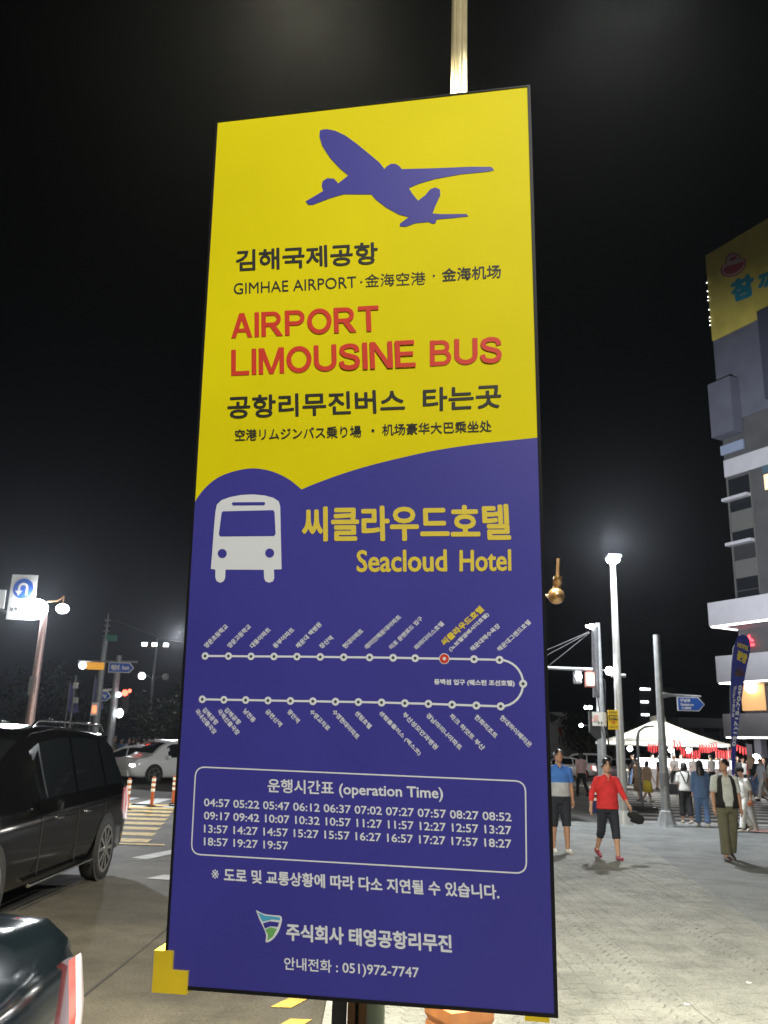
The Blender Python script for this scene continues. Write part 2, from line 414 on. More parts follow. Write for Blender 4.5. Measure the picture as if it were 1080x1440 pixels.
yel = mat('sign_yellow', (.72, .62, .002), .55, spec=.15, noisy=.055, scale=3.2, bump=.08)
blu = mat('sign_blue', (.046, .042, .30), .42, spec=.7, noisy=.09, scale=3.2, bump=.08)
blk = mat('print_black', (.02, .02, .018), .5)
red = mat('print_red', (.62, .045, .02), .45)
gold = mat('print_gold', (.72, .56, .06), .45)
pwh = mat('print_white', (.72, .74, .78), .45)
pgr = mat('print_green', (.16, .42, .12), .5)
pcy = mat('print_cyan', (.08, .40, .62), .5)
frm = mat('frame_black', (.015, .015, .017), .35, .3)
def sbox(mb, s0, t0, s1, t1, d0, d1, m):
    vs = [s3(s, t, d) for d in (d0, d1) for s, t in ((s0, t0), (s1, t0), (s1, t1), (s0, t1))]
    mb.add(vs, [(0,3,2,1),(4,5,6,7),(0,1,5,4),(1,2,6,5),(2,3,7,6),(3,0,4,7)], m)
mb = MB(); sbox(mb, .002, .002, SWD-.003, SHT-.002, -.03, 0, yel); board = mb.build('board', sign)
mb = MB()
sbox(mb, -.001, -.004, .0035, SHT+.001, -.034, .0016, frm); sbox(mb, SWD-.0045, -.004, SWD+.001, SHT+.001, -.034, .0016, frm)
sbox(mb, .0035, -.004, SWD-.0045, .0015, -.034, .0016, frm); sbox(mb, .0035, SHT-.002, SWD-.0045, SHT+.001, -.034, .0016, frm)
mb.build('frame', sign)
def sheet_poly(name, px, m, lift, parent=None, holes=None):
    mb = MB(); pts = [st(*p) for p in px]
    mb.add([s3(s, t, lift) for s, t in pts], [tuple(range(len(pts)))], m)
    o = mb.build(name, parent or sign)
    bm = bmesh.new(); bm.from_mesh(o.data); bmesh.ops.triangulate(bm, faces=bm.faces[:], ngon_method='EAR_CLIP')
    for f in bm.faces:
        f.normal_update()
        if f.normal.dot(Sn) < 0: f.normal_flip()
    bm.to_mesh(o.data); bm.free(); return o
c3 = lambda x, y: (250+x/2.0377, 600+y/2.0377)
c4 = lambda x, y: (260+x/4.1538, 840+y/4.1538)
c5 = lambda x, y: (500+x/4., 840+y/4.)
c1 = lambda x, y: (280+x/2.16, 100+y/2.16)
c2 = lambda x, y: (290+x/2.298, 320+y/2.298)
c6 = lambda x, y: (230+x/1.9636, 1060+y/1.9636)
c7 = lambda x, y: (200+x/1.8, 1220+y/1.8)
arcL = catmull([(47,228),(75,190),(110,160),(150,142),(200,131),(240,132),(280,142),(320,162),(355,190)], 4)
arcR = catmull([(355,190),(400,171),(480,142),(560,118),(640,98),(720,80),(800,66),(880,55),(960,46),(1033,38)], 4)
mb = MB(); low = [st(*c3(*p)) for p in arcL]+[st(*c3(*p)) for p in arcR[1:]]
low[0] = (.0035, low[0][1]); low[-1] = (SWD-.0045, low[-1][1])
n = len(low)
mb.add([s3(s, t, .0006) for s, t in low]+[s3(s, .0015, .0006) for s, t in low], [(i+n, i+1+n, i+1, i) for i in range(n-1)], blu)
mb.build('blue_field', sign)
plane = [(368,182),(378,179),(390,178),(415,183),(445,197),(480,222),(520,255),(550,280),(565,300),(572,292),(585,284),(600,284),(612,292),(618,300),(720,297),(830,292),(890,292),(897,296),(900,303),(880,307),(800,315),(720,330),(670,345),(640,358),(650,375),(668,397),(690,380),(705,362),(720,356),(735,362),(736,380),(722,410),(712,436),(740,438),(815,437),(822,444),(780,449),(725,454),(722,465),(712,468),(700,462),(660,466),(630,477),(612,476),(612,468),(640,447),(610,440),(570,418),(540,395),(525,378),(440,378),(400,390),(345,411),(332,411),(324,400),(345,388),(378,368),(373,352),(376,338),(390,329),(410,330),(420,340),(423,345),(455,320),(430,300),(400,268),(375,230),(366,200)]
sheet_poly('aeroplane_emblem', [c1(*p) for p in plane], blu, .0008)
bus = [(112,235),(125,222),(150,213),(180,207),(215,205),(250,208),(275,215),(290,225),(294,240),(296,330),(298,419),(276,420),(277,445),(273,454),(262,458),(252,454),(248,445),(247,421),(137,421),(136,445),(132,454),(122,459),(112,454),(108,445),(108,421),(95,419),(99,370),(104,300),(108,255)]
bus_o = sheet_poly('bus_emblem', [c3(*p) for p in bus], pwh, .0011)
sheet_poly('windscreen', [c3(*p) for p in [(130,254),(274,250),(278,256),(281,318),(276,324),(122,326),(118,320),(126,258)]], blu, .0015, bus_o)
sheet_poly('destination_slot', [c3(*p) for p in [(158,228),(249,227),(251,231),(249,236),(158,237),(155,232)]], blu, .0015, bus_o)
for cx, cy in ((128,375),(264,373)):
    sheet_poly('headlamp', [c3(cx+13*math.cos(a*PI/10), cy+13*math.sin(a*PI/10)) for a in range(20)], blu, .0015, bus_o)
for o in bus_o.children: pass
def line(body, BL, BR, TL, m, bold=0., cf=None, fn=put_text, lift=.0009, **kw):
    f = cf or (lambda x, y: (x, y))
    mb = MB(); fn(mb, body, st(*f(*BL)), st(*f(*BR)), st(*f(*TL)), lambda x, y, l: s3(x, y, l), m, lift=lift, **({'bold': bold} if fn is put_text else {}), **kw)
    return mb.build('lettering', sign)
# yellow half
line('김해국제공항', (95,150), (558,124), (95,80), blk, .022, c2)
line('GIMHAE AIRPORT', (88,225), (487,201), (88,189), blk, 0, c2)
line('·', (499,186), (506,186), (499,180), blk, 0, c2)
line('金海空港', (515,200), (712,190), (515,158), blk, 0, c2)
line('·', (735,165), (742,165), (735,158), blk, 0, c2)
line('金海机场', (765,181), (957,167), (765,138), blk, .012, c2)
line('AIRPORT', (80,368), (562,342), (80,288), red, 0, c2, put_bold)
line('LIMOUSINE', (80,490), (680,459), (80,406), red, 0, c2, put_bold)
line('BUS', (725,457), (960,444), (725,373), red, 0, c2, put_bold)
line('공항리무진버스', (68,630), (645,606), (68,556), blk, .022, c2)
line('타는곳', (702,604), (957,590), (702,527), blk, .022, c2)
line('空港リムジンバス乗り場', (93,702), (503,688), (93,664), blk, .012, c2)
line('·', (535,671), (545,671), (535,661), blk, 0, c2)
line('机场豪华大巴乘坐处', (570,682), (925,668), (570,645), blk, .012, c2)
# blue half
line('씨클라우드호텔', (356,340), (957,333), (356,240), gold, .03, c3)
line('Seacloud', (513,427), (773,424), (513,363), gold, .028, c3)
line('Hotel', (808,424), (957,421), (808,362), gold, .028, c3)
# route map
def upx(f, x, y): return st(*f(x, y))
row1 = [c4(120,365), c4(256,365), c4(388,366), c4(522,366), c4(656,366), c4(792,367), c4(929,368), c5(80,355), c5(212,356), c5(336,358), c5(500,360), c5(667,362), c5(810,365)]
row2 = [c5(816,625), c5(679,621), c5(543,617), c5(410,613), c5(278,610), c5(147,607), c5(17,605), c4(881,627), c4(749,625), c4(618,624), c4(487,622), c4(357,620), c4(230,619), c4(104,617)]
midp = c5(942,498)
a0, a1, am = Vector(st(*row1[-1])), Vector(st(*row2[0])), Vector(st(*midp))
cy = (a0.y+a1.y)/2; bend = []
for i in range(17):
    a = PI/2-PI*i/16
    xr = (am.x-a0.x) if a > 0 else (am.x-a1.x); xb = a0.x if a > 0 else a1.x
    bend.append((xb+xr*math.cos(a), cy+(a0.y-cy)*math.sin(a)))
path = [st(*p) for p in row1]+bend[1:-1]+[st(*p) for p in row2]
mb = MB(); lw = .0034
for q in strip(path, lw): mb.add([s3(p.x, p.y, .0009) for p in q], [(0, 1, 2, 3)], pwh)
rt = mb.build('route_line', sign)
def disc(mb, c, r, m, lift, n=18): mb.add([s3(c[0]+r*math.cos(2*PI*i/n), c[1]+r*math.sin(2*PI*i/n), lift) for i in range(n)], [tuple(range(n))], m)
dotm = mat('print_dark_dot', (.03, .05, .035), .5)
for k, p in enumerate(row1+[midp]+row2):
    c = st(*p); mb = MB()
    if k == 10: disc(mb, c, .0088, pwh, .0012); disc(mb, c, .0076, red, .0015); disc(mb, c, .0028, pwh, .0018)
    else: disc(mb, c, .0064, pwh, .0012); disc(mb, c, .0024, dotm, .0015)
    mb.build('stop_marker', sign)
up4 = [('양운초등학교',120,258,197),('양운고등학교',256,392,197),('대동아파트',388,507,215),('동부아파트',522,645,215),('해운대 백병원',656,803,183),('장산역',792,872,262),('현대아파트',929,1048,220)]
for t, cx, ex, ey in up4:
    bl = (cx+10, 322); line(t, bl, (ex, ey), (bl[0]-22, bl[1]-22), pwh, .03, c4)
for t, bl, br, tl in [('래미안해운대아파트',(68,312),(262,132),(47,292)), ('미포 문탠로드 입구',(205,312),(382,140),(186,292)), ('파라다이스호텔',(345,315),(502,168),(325,294)),
    ('(노보텔앰배서더호텔)',(540,325),(757,118),(520,303)), ('해운대해수욕장',(660,322),(818,180),(640,300)), ('해운대그랜드호텔',(812,322),(990,158),(792,300))]:
    line(t, bl, br, tl, pwh, .03, c5)
line('씨클라우드호텔', (502,292), (728,88), (474,262), gold, .05, c5)
line('동백섬 입구 (웨스턴 조선호텔)', (442,510), (895,517), (442,473), pwh, .04, c5)
for t, bl, br, tl in [('김해공항',(100,682),(180,770),(122,660)), ('국내선출국장',(58,690),(170,824),(79,668)), ('김해공항',(228,682),(312,768),(250,660)), ('국제선출국장',(188,690),(305,828),(209,668)),
    ('남천동',(338,688),(398,754),(360,666)), ('금련산역',(468,690),(553,778),(489,668)), ('광안역',(596,690),(655,756),(617,668)), ('수영교차로',(726,690),(832,799),(748,668)), ('수영현대아파트',(858,690),(1003,848),(880,668)), ('센텀호텔',(990,697),(1075,787),(1011,675))]:
    line(t, bl, br, tl, pwh, .03, c4)
for t, bl, br, tl in [('센텀홈플러스 (벡스코)',(127,672),(352,907),(148,650)), ('부산성모안과병원',(260,677),(447,872),(281,655)), ('경남마리나아파트',(393,682),(582,874),(414,660)), ('파크 하얏트 부산',(524,685),(710,874),(545,663)), ('한화리조트',(664,690),(782,807),(685,668)), ('현대하이페리온',(806,692),(974,857),(827,670))]:
    line(t, bl, br, tl, pwh, .03, c5)
# timetable
bx = [Vector(st(*c6(*p))) for p in ((78,284),(1000,332),(998,80),(90,45))]
rr = .017; rp = []
for i in range(4):
    p = bx[i]; a = (bx[i-1]-p).normalized(); b = (bx[(i+1) % 4]-p).normalized()
    for j in range(7):
        t = j/6; q0 = p+a*rr; q1 = p+b*rr
        rp.append(tuple(q0*(1-t)**2+p*2*t*(1-t)+q1*t*t))
mb = MB()
for q in strip(rp, .0022, True): mb.add([s3(p.x, p.y, .0009) for p in q], [(0, 1, 2, 3)], pwh)
mb.build('timetable_border', sign)
line('운행시간표 (operation Time)', (288,120), (772,138), (288,76), pwh, .02, c6)
line('04:57 05:22 05:47 06:12 06:37 07:02 07:27 07:57 08:27 08:52', (113,153), (960,190), (113,131), pwh, .025, c6)
line('09:17 09:42 10:07 10:32 10:57 11:27 11:57 12:27 12:57 13:27', (113,189), (960,226), (113,167), pwh, .025, c6)
line('13:57 14:27 14:57 15:27 15:57 16:27 16:57 17:27 17:57 18:27', (113,225), (960,263), (113,203), pwh, .025, c6)
line('18:57 19:27 19:57', (113,260), (345,271), (113,238), pwh, .025, c6)
line('※', (177,33), (195,34), (177,10), pwh, 0, c7)
line('도로 및 교통상황에 따라 다소 지연될 수 있습니다.', (208,41), (903,82), (208,6), pwh, .03, c7)
line('주식회사 태영공항리무진', (365,187), (783,216), (365,143), pwh, .035, c7)
line('안내전화 : 051)972-7747', (360,265), (700,286), (360,228), pwh, .015, c7)
lg = sheet_poly('company_emblem', [c7(*p) for p in catmull([(289,111),(310,121),(335,124),(352,126),(354,140),(346,165),(331,185),(314,192),(315,175),(308,155),(298,135),(289,111)], 3)[:-1]], pwh, .0011)
sheet_poly('leaf_mark', [c7(*p) for p in [(294,117),(312,125),(349,129),(350,136),(330,134),(306,140)]], pcy, .0015, lg)
sheet_poly('leaf_mark', [c7(*p) for p in [(307,144),(325,139),(348,142),(344,153),(327,151),(312,157)]], blu, .0015, lg)
sheet_poly('leaf_mark', [c7(*p) for p in [(313,160),(327,154),(342,158),(332,177),(318,187),(320,172)]], pgr, .0015, lg)
# yellow corner guards
ygd = mat('guard_yellow', (.72, .52, .02), .45, noisy=.08, scale=14, bump=.1)
mb = MB(); sbox(mb, -.018, -.010, .014, .052, -.045, .006, ygd); sbox(mb, .0142, -.010, .041, .024, -.045, .0055, ygd); mb.build('corner_guard', sign)
mb = MB(); sbox(mb, SWD-.048, -.010, SWD-.012, -.0042, -.04, .004, ygd); mb.build('corner_guard', sign)
# post behind the board, with its clamps
def vbox(mb, x0, x1, y0, y1, z0, z1, m, bev=0): mb.box((x0, y0, z0), (x1, y1, z1), m, bev=bev)
post_m = mat('post_grey_green', (.20, .24, .22), .35, .6, noisy=.2, scale=8)
mb = MB(); mb.tube([(.0, .07, 0), (.0, .07, 2.6)], .030, post_m, 20); mb.build('post', sign)
mb = MB(); vbox(mb, -.055, -.032, .035, .075, 0, 1.26, dsteel); mb.build('channel_rail', sign)
copper = mat('brown_metal', (.22, .12, .06), .35, .6, noisy=.25, scale=14)
mb = MB(); vbox(mb, -.030, -.018, .030, .042, .9, 1.235, copper); vbox(mb, -.012, .0, .028, .040, 1.0, 1.238, copper); mb.build('strap', sign)
for z in (1.5, 2.3):
    mb = MB(); sbox(mb, .11, z-1.22, .51, z-1.17, -.048, -.0345, dsteel); mb.build('clamp', sign)
mb = MB(); mb.tube([(0, .07, 0), (0, .07, .02)], .12, dsteel, 20); mb.build('base_plate', sign)

# ================================================================== NEAR LAMP POST
LP = Vector((.315, 3.6, 0))
lp = thing('street_lamp', LP, 'cream fluted lamp post on orange pedestal rising behind the bus stop board', 'street lamp', 'ornate lamp posts along the kerb')
orange = mat('pedestal_orange', (.60, .24, .09), .55, noisy=.18, scale=12, bump=.2)
cream = mat('post_cream_metal', (.62, .54, .34), .30, .55, noisy=.12, scale=10)
brass = mat('copper_brass', (.42, .26, .14), .28, .85, noisy=.25, scale=18)
def ring_loft(mb, prof, m, n=4, rot=PI/4, sm=False):
    vs = []
    for r, z in prof: vs += [(r*math.cos(rot+2*PI*j/n), r*math.sin(rot+2*PI*j/n), z) for j in range(n)]
    fs = [(i*n+j, i*n+(j+1) % n, (i+1)*n+(j+1) % n, (i+1)*n+j) for i in range(len(prof)-1) for j in range(n)]
    mb.add(vs, fs+[tuple((len(prof)-1)*n+j for j in range(n))], m, sm)
mb = MB()
ring_loft(mb, [(r_*.80, z_) for r_, z_ in [(.19,0),(.19,.05),(.165,.07),(.150,.10),(.145,.55),(.148,.57),(.162,.58),(.162,.60),(.152,.605),(.168,.625),(.168,.665),(.06,.70)]], orange, 4, PI/4+R(28))
o = mb.build('pedestal', lp); o.location.x = .03
mb = MB()   # fluted shaft
n = 48; prof = [(.056, .69), (.056, .76), (.047, .80), (.044, 3.0), (.041, 5.55)]; vs = []
for r, z in prof:
    for j in range(n):
        a = 2*PI*j/n; rr_ = r*(1-(.13 if (z > .78) else 0)*max(0, math.sin(a*8))**1.0)
        vs.append((rr_*math.cos(a), rr_*math.sin(a), z))
mb.add(vs, [(i*n+j, i*n+(j+1) % n, (i+1)*n+(j+1) % n, (i+1)*n+j) for i in range(len(prof)-1) for j in range(n)], cream, False)
mb.build('shaft', lp)
gx = P(782, 838, 3.6)-LP
mb = MB(); mb.tube([(.03, 0, gx.z-.005), (gx.x, gx.y, gx.z)], .0065, brass, 10); mb.build('side_arm', lp)
mb = MB(); mb.ball(gx, .036, brass, 24, 16); mb.build('globe', lp)
mb = MB(); mb.tube([gx+Vector((.004,0,.030)), gx+Vector((.006,0,.055)), gx+Vector((.007,0,.0551)), gx+Vector((.009,0,.085))], [.018,.018,.020,.019], brass, 16)
mb.tube([gx+Vector((.009,0,.085)), gx+Vector((.014,0,.165))], .008, brass, 12); mb.build('finial', lp)
for nm, h in (('lamp_head', HEAD_L), ('lamp_head', HEAD_R)):
    hv = Vector(h)-LP
    mb = MB(); mb.tube([(0, 0, 5.50), (hv.x*.3, hv.y*.4, 5.62), (hv.x*.8, hv.y*.8, 5.64), (hv.x, hv.y, hv.z+.12)], .018, cream, 10); mb.build('arm', lp)
    mb = MB(); mb.tube([hv+Vector((0,0,.14)), hv+Vector((0,0,.10)), hv+Vector((0,0,.0))], [.05,.15,.17], cream, 20); hd = mb.build(nm, lp)
    mb = MB(); mb.ball(hv+Vector((0,0,-.012)), .13, lampwarm, 16, 8, (1, 1, .35)); mb.build('lens', hd)
# copy of the lamp post, added unseen behind the photographer for its light
lp2 = copy_tree(lp); lp2.location = (MAST[0], MAST[1], 0); lp2['label'] = 'cream fluted lamp post added behind the viewpoint to light the bus stop board'

# ================================================================== CARS
paint_black = mat('car_paint_black', (.003, .003, .0035), .12, .0, spec=.35)
paint_navy = mat('car_paint_navy', (.003, .005, .007), .10, .0, spec=.3)
paint_white = mat('car_paint_white', (.78, .78, .78), .3, coat=.6)
paint_silver = mat('car_paint_silver', (.45, .46, .48), .3, .6, coat=.6)
glass = mat('car_glass', (.008, .010, .012), .06, spec=.8)
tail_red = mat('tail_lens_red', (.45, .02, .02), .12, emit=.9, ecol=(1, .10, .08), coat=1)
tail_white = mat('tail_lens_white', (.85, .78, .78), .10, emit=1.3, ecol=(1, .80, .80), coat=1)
head_on = mat('headlamp_lit', (1, 1, 1), .3, emit=70, ecol=(1, .97, .90))
tail_on = mat('tail_lit', (.8, .05, .05), .3, emit=6, ecol=(1, .08, .10))
rim_m = mat('alloy_rim', (.62, .61, .58), .22, .9)
SUV = dict(L=4.7, W=.94, st=[(-2.35,.42,.90,.93,.72,.60),(-2.30,.34,.95,1.02,.84,.66),(-2.18,.28,1.02,1.32,.90,.66),(-1.98,.25,1.05,1.56,.93,.66),(-1.6,.24,1.05,1.68,.94,.66),(-.8,.24,1.03,1.72,.94,.68),(0,.24,1.01,1.72,.94,.68),(.55,.24,.99,1.66,.94,.66),(.95,.24,.97,1.46,.94,.64),(1.40,.24,.96,1.14,.94,.66),(1.7,.25,.95,1.04,.93,.68),(2.1,.27,.88,.96,.90,.66),(2.28,.32,.72,.80,.82,.60),(2.35,.40,.60,.66,.70,.5)],
    wh=(-1.36,1.38), wr=.36, win=[(-1.95,-1.32),(-1.24,-.34),(-.26,.74)], rear=(-2.27,-2.0), front=(1.36,.72))
VAN = dict(SUV); VAN['st'] = [(a*1.09, b, c*1.05, d*1.065, e, f) for a, b, c, d, e, f in SUV['st']]; VAN['wh'] = (-1.42, 1.98); VAN['wr'] = .37
VAN['win'] = [(-2.12, -1.42), (-1.34, -.34), (-.26, .80)]; VAN['rear'] = (-2.46, -2.18); VAN['front'] = (1.5, .8)
SEDAN = dict(L=4.6, W=.91, st=[(-2.3,.42,.80,.86,.70,.56),(-2.22,.34,.88,.98,.82,.60),(-2.0,.28,.94,1.04,.88,.64),(-1.55,.24,.95,1.08,.91,.66),(-1.1,.22,.94,1.32,.91,.62),(-.6,.22,.93,1.44,.91,.60),(0,.22,.92,1.46,.91,.60),(.45,.22,.90,1.38,.91,.59),(.9,.22,.89,1.16,.91,.61),(1.25,.22,.88,.98,.91,.66),(1.8,.25,.80,.88,.88,.64),(2.2,.30,.64,.74,.80,.6),(2.3,.38,.52,.60,.70,.5)],
    wh=(-1.32,1.35), wr=.33, win=[(-1.35,-.72),(-.64,.18),(.24,.80)], rear=(-1.5,-.75), front=(1.2,.5))
def car(name, loc, rz, label, kind, paint, rails=False, lights='off', detail=True, group=None):
    t = thing(name, loc, label, 'car', group, rz); S = kind['st']
    def half(y):
        for a, b in zip(S[:-1], S[1:]):
            if a[0] <= y <= b[0]:
                u = (y-a[0])/(b[0]-a[0]); return [a[k]+(b[k]-a[k])*u for k in range(6)]
        return list(S[0] if y < S[0][0] else S[-1])
    def ring(y):
        _, zb, zs, zt, w, wt = half(y)
        g = min(1, max(0, (zt-zs-.08)/.35)); wt = w*.93*(1-g)+wt*g
        return [(0, zb), (w*.86, zb), (w*.97, zb+.07), (w, zb+(zs-zb)*.40), (w*.995, zb+(zs-zb)*.75), (w*.985, zs-.03), (w*.955, zs), (wt*1.03, zt-.07*(1 if g else .4)), (wt*.94, zt-.02), (wt*.5, zt+.005), (0, zt+.012)]
    ys = []
    for a, b in zip(S[:-1], S[1:]):
        k = 3 if detail else 1; ys += [a[0]+(b[0]-a[0])*i/k for i in range(k)]
    ys.append(S[-1][0])
    mb = MB(); m = 11; vs = []
    for y in ys:
        r = ring(y); full = [(x, y, z) for x, z in r]+[(-x, y, z) for x, z in r[-2:0:-1]]
        vs += full
    n = len(full)
    fs = [(i*n+j, i*n+(j+1) % n, (i+1)*n+(j+1) % n, (i+1)*n+j) for i in range(len(ys)-1) for j in range(n)]
    fs += [tuple(range(n)), tuple((len(ys)-1)*n+j for j in range(n))[::-1]]
    mb.add(vs, fs, paint, True); body = mb.build('body', t, fix=True)
    def side(y, u, sgn, off=.006 if detail else .022):     # u 0 belt .. 1 roof edge
        r = ring(y); a, b = r[6], r[7]; x = a[0]+(b[0]-a[0])*u; z = a[1]+(b[1]-a[1])*u
        return (sgn*(x+off), y, z)
    for sgn in (1, -1):
        for k, (y0, y1) in enumerate(kind['win']):
            mb = MB(); N = 5; vs = []
            for i in range(N+1):
                y = y0+(y1-y0)*i/N; vs += [side(y, .06, sgn), side(y, .92, sgn)]
            mb.add(vs, [(2*i, 2*i+2, 2*i+3, 2*i+1) for i in range(N)], glass); mb.build('window', t)
    for nm, (y0, y1) in (('rear_window', kind['rear']), ('windscreen', kind['front'])):
        mb = MB(); N = 5; vs = []; dy = -.012 if y0 < 0 else .012
        for i in range(N+1):
            y = y0+(y1-y0)*i/N; r = ring(y)
            for k in (8, 9, 10): vs.append((r[k][0]*.93, y+dy*(1 if detail else 2.5), r[k][1]+(.008 if detail else .03)))
            for k in (9, 8): vs.append((-r[k][0]*.93, y+dy*(1 if detail else 2.5), r[k][1]+(.008 if detail else .03)))
        mb.add(vs, [(5*i+j, 5*i+j+1, 5*i+j+6, 5*i+j+5) for i in range(N) for j in range(4)], glass, True); mb.build(nm, t, fix=True)
    wr = kind['wr']; w = kind['W']
    for sgn in (1, -1):
        for wy in kind['wh']:
            mb = MB(); n = 28
            mb.add([(sgn*(w+.004), wy+(wr+.045)*math.cos(2*PI*i/n), wr+.01+(wr+.045)*math.sin(2*PI*i/n)) for i in range(n)], [tuple(range(n))], rubber); mb.build('wheel_arch', t)
            wh = bpy.data.objects.new('wheel', None); COL.objects.link(wh); wh.parent = t; wh.location = (sgn*w, wy, wr)
            mb = MB(); pr = [(-.2, wr*.7), (-.2, wr*.95), (-.16, wr), (-.02, wr), (.015, wr*.95), (.018, wr*.75)]; vs = []
            for x, r in pr: vs += [(sgn*x, r*math.cos(2*PI*i/n), r*math.sin(2*PI*i/n)) for i in range(n)]
            mb.add(vs, [(i*n+j, i*n+(j+1) % n, (i+1)*n+(j+1) % n, (i+1)*n+j) for i in range(len(pr)-1) for j in range(n)], rubber, True); mb.build('tyre', wh, fix=True)
            mb = MB(); x = .020
            rim = [(sgn*x, wr*.76*math.cos(2*PI*i/n), wr*.76*math.sin(2*PI*i/n)) for i in range(n)]+[(sgn*x, wr*.66*math.cos(2*PI*i/n), wr*.66*math.sin(2*PI*i/n)) for i in range(n)]
            mb.add(rim, [(j, (j+1) % n, (j+1) % n+n, j+n) for j in range(n)], rim_m)
            for k in range(10 if detail else 5):
                a = 2*PI*k/(10 if detail else 5); ca, sa = math.cos(a), math.sin(a)
                q = [(.06, -.018), (wr*.69, -.026), (wr*.69, .026), (.06, .018)]
                mb.add([(sgn*(x-.004+.006*(1-r/wr)), r*ca-d*sa, r*sa+d*ca) for r, d in q], [(0, 1, 2, 3)], rim_m)
            mb.tube([(sgn*(x-.03), 0, 0), (sgn*(x+.006), 0, 0)], .065, rim_m, 14); mb.build('rim', wh)
    ye, yf = S[0][0], S[-1][0]
    zl = S[1][2]-.08
    for sgn in (1, -1):
        # tail lamp wrapped round the rear corner
        mb = MB(); vs = []; lens = [(.44, 1), (.36, 1), (.27, 1), (.18, 1), (.09, 1), (.03, 1), (-.002, .97), (-.002, .84), (-.002, .66)]
        for dy_, fx in lens:
            y = ye+dy_; r = ring(y); zb_, zs_ = r[0][1], r[6][1]
            for q in (.46, .75, .98):
                q = q if q != .46 else .46+.18*max(0, dy_-.2)/.24
                z = zb_+(zs_-zb_)*q; x = r[5][0]
                for (xa, za), (xb, zb2) in zip(r[2:7], r[3:8]):
                    if za <= z <= zb2: x = xa+(xb-xa)*(z-za)/max(zb2-za, 1e-6)
                vs.append((sgn*((x+.022)*fx), y-.022, z))
        N = len(lens)-1
        fs = [(3*i+j, 3*i+j+1, 3*i+j+4, 3*i+j+3) for i in range(N) for j in range(2)]
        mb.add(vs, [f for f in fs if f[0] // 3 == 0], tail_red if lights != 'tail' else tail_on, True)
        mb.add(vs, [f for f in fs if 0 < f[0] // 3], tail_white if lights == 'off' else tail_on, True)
        mb.build('tail_light', t, fix=True)
        mb = MB(); zf = half(yf-.12)[2]-.06; xw = half(yf-.12)[4]
        mb.ball((sgn*(xw-.16), yf-.10, zf), .12, head_on if lights == 'head' else chrome, 12, 8, (1.3, .7, .55)); mb.build('headlight', t)
        mb = MB(); mb.box((sgn*w+(-.02 if sgn > 0 else -.20), .78, .98), (sgn*w+(.20 if sgn > 0 else .02), .92, 1.10), paint, bev=.03); mb.build('wing_mirror', t)
        if detail:
            for hy in (-.62, .30):
                mb = MB(); mb.box((sgn*(w-.005)-.02, hy-.09, .86), (sgn*(w-.005)+.03*(1), hy+.09, .885), chrome, bev=.008); mb.build('door_handle', t)
            mb = MB(); mb.tube([(sgn*(w+.002), -.95, .30), (sgn*(w+.002), .98, .28)], .02, chrome, 8); mb.build('sill_trim', t)
            for yy in (-1.28, -.30, .80):
                mb = MB(); mb.tube([(sgn*(w*1.002), yy, .36), (sgn*(w*1.0), yy, .95)], .004, rubber, 6); mb.build('door_gap', t)
    mb = MB(); mb.box((-.6, ye-.03, .30), (.6, ye+.08, .52), paint, bev=.03); mb.build('rear_bumper', t)
    mb = MB(); mb.box((-.6, yf-.08, .28), (.6, yf+.03, .50), paint, bev=.03); mb.build('front_bumper', t)
    mb = MB(); mb.box((-.26, ye-.045, .60), (.26, ye-.01, .71), white); mb.build('number_plate', t)
    if rails:
        for sgn in (1, -1):
            mb = MB(); mb.tube([(sgn*.62, -1.85, 1.80), (sgn*.62, -1.72, 1.875), (sgn*.62, -.6, 1.895), (sgn*.62, .5, 1.875), (sgn*.62, .62, 1.80)], .018, chrome, 10); mb.build('roof_rail', t)
        mb = MB(); mb.box((-.55, -2.34, 1.68), (.55, -2.02, 1.75), paint, bev=.02); mb.build('spoiler', t)
    return t
# rear ends face away from the camera, noses toward it
car('parked_car', (-4.36, 10.1, RZ), PI, 'black sport utility car with roof rails and silver alloy wheels passing on the road', VAN, paint_black, rails=True)
car('parked_car', (-1.84, 1.10, RZ), PI, 'dark navy car close to the kerb, its rear corner and pale tail lamp in view', SEDAN, paint_navy)
bpy.data.objects['parked_car.001'].scale = (1, 1, 1.11)
def far_car(px, py, Y, rz, label, kind, paint, lights='off', grp='cars waiting at the far crossing'):
    p = P(px, py, Y); return car('parked_car', (p.x, Y, RZ), rz, label, kind, paint, False, lights, False, grp)
far_car(190, 1080, 39.5, PI/2, 'white car across the junction, leftmost of the bright cars beside the pole', SEDAN, paint_white, 'head')
far_car(240, 1080, 37.0, PI-.75, 'white car at the junction nearest the bus stop board with lit headlamps', SUV, paint_white, 'head')
far_car(225, 1068, 42.4, PI/2+.1, 'dark car with red tail lamp behind the bright white cars', SUV, paint_silver, 'tail')
far_car(788, 1075, 60, PI/2, 'white car behind the man in the blue polo shirt', SEDAN, paint_white)
far_car(817, 1075, 62, PI/2-.1, 'white car right of the man in blue, under the white mural building', SUV, paint_white)
far_car(881, 1078, 58, PI+.25, 'pale car facing the crossing left of the curved stand, beyond the lamp post', SEDAN, paint_white)
far_car(906, 1082, 52, PI-.2, 'dark car with bright headlamps left of the big white canopy', SEDAN, paint_black, 'head')
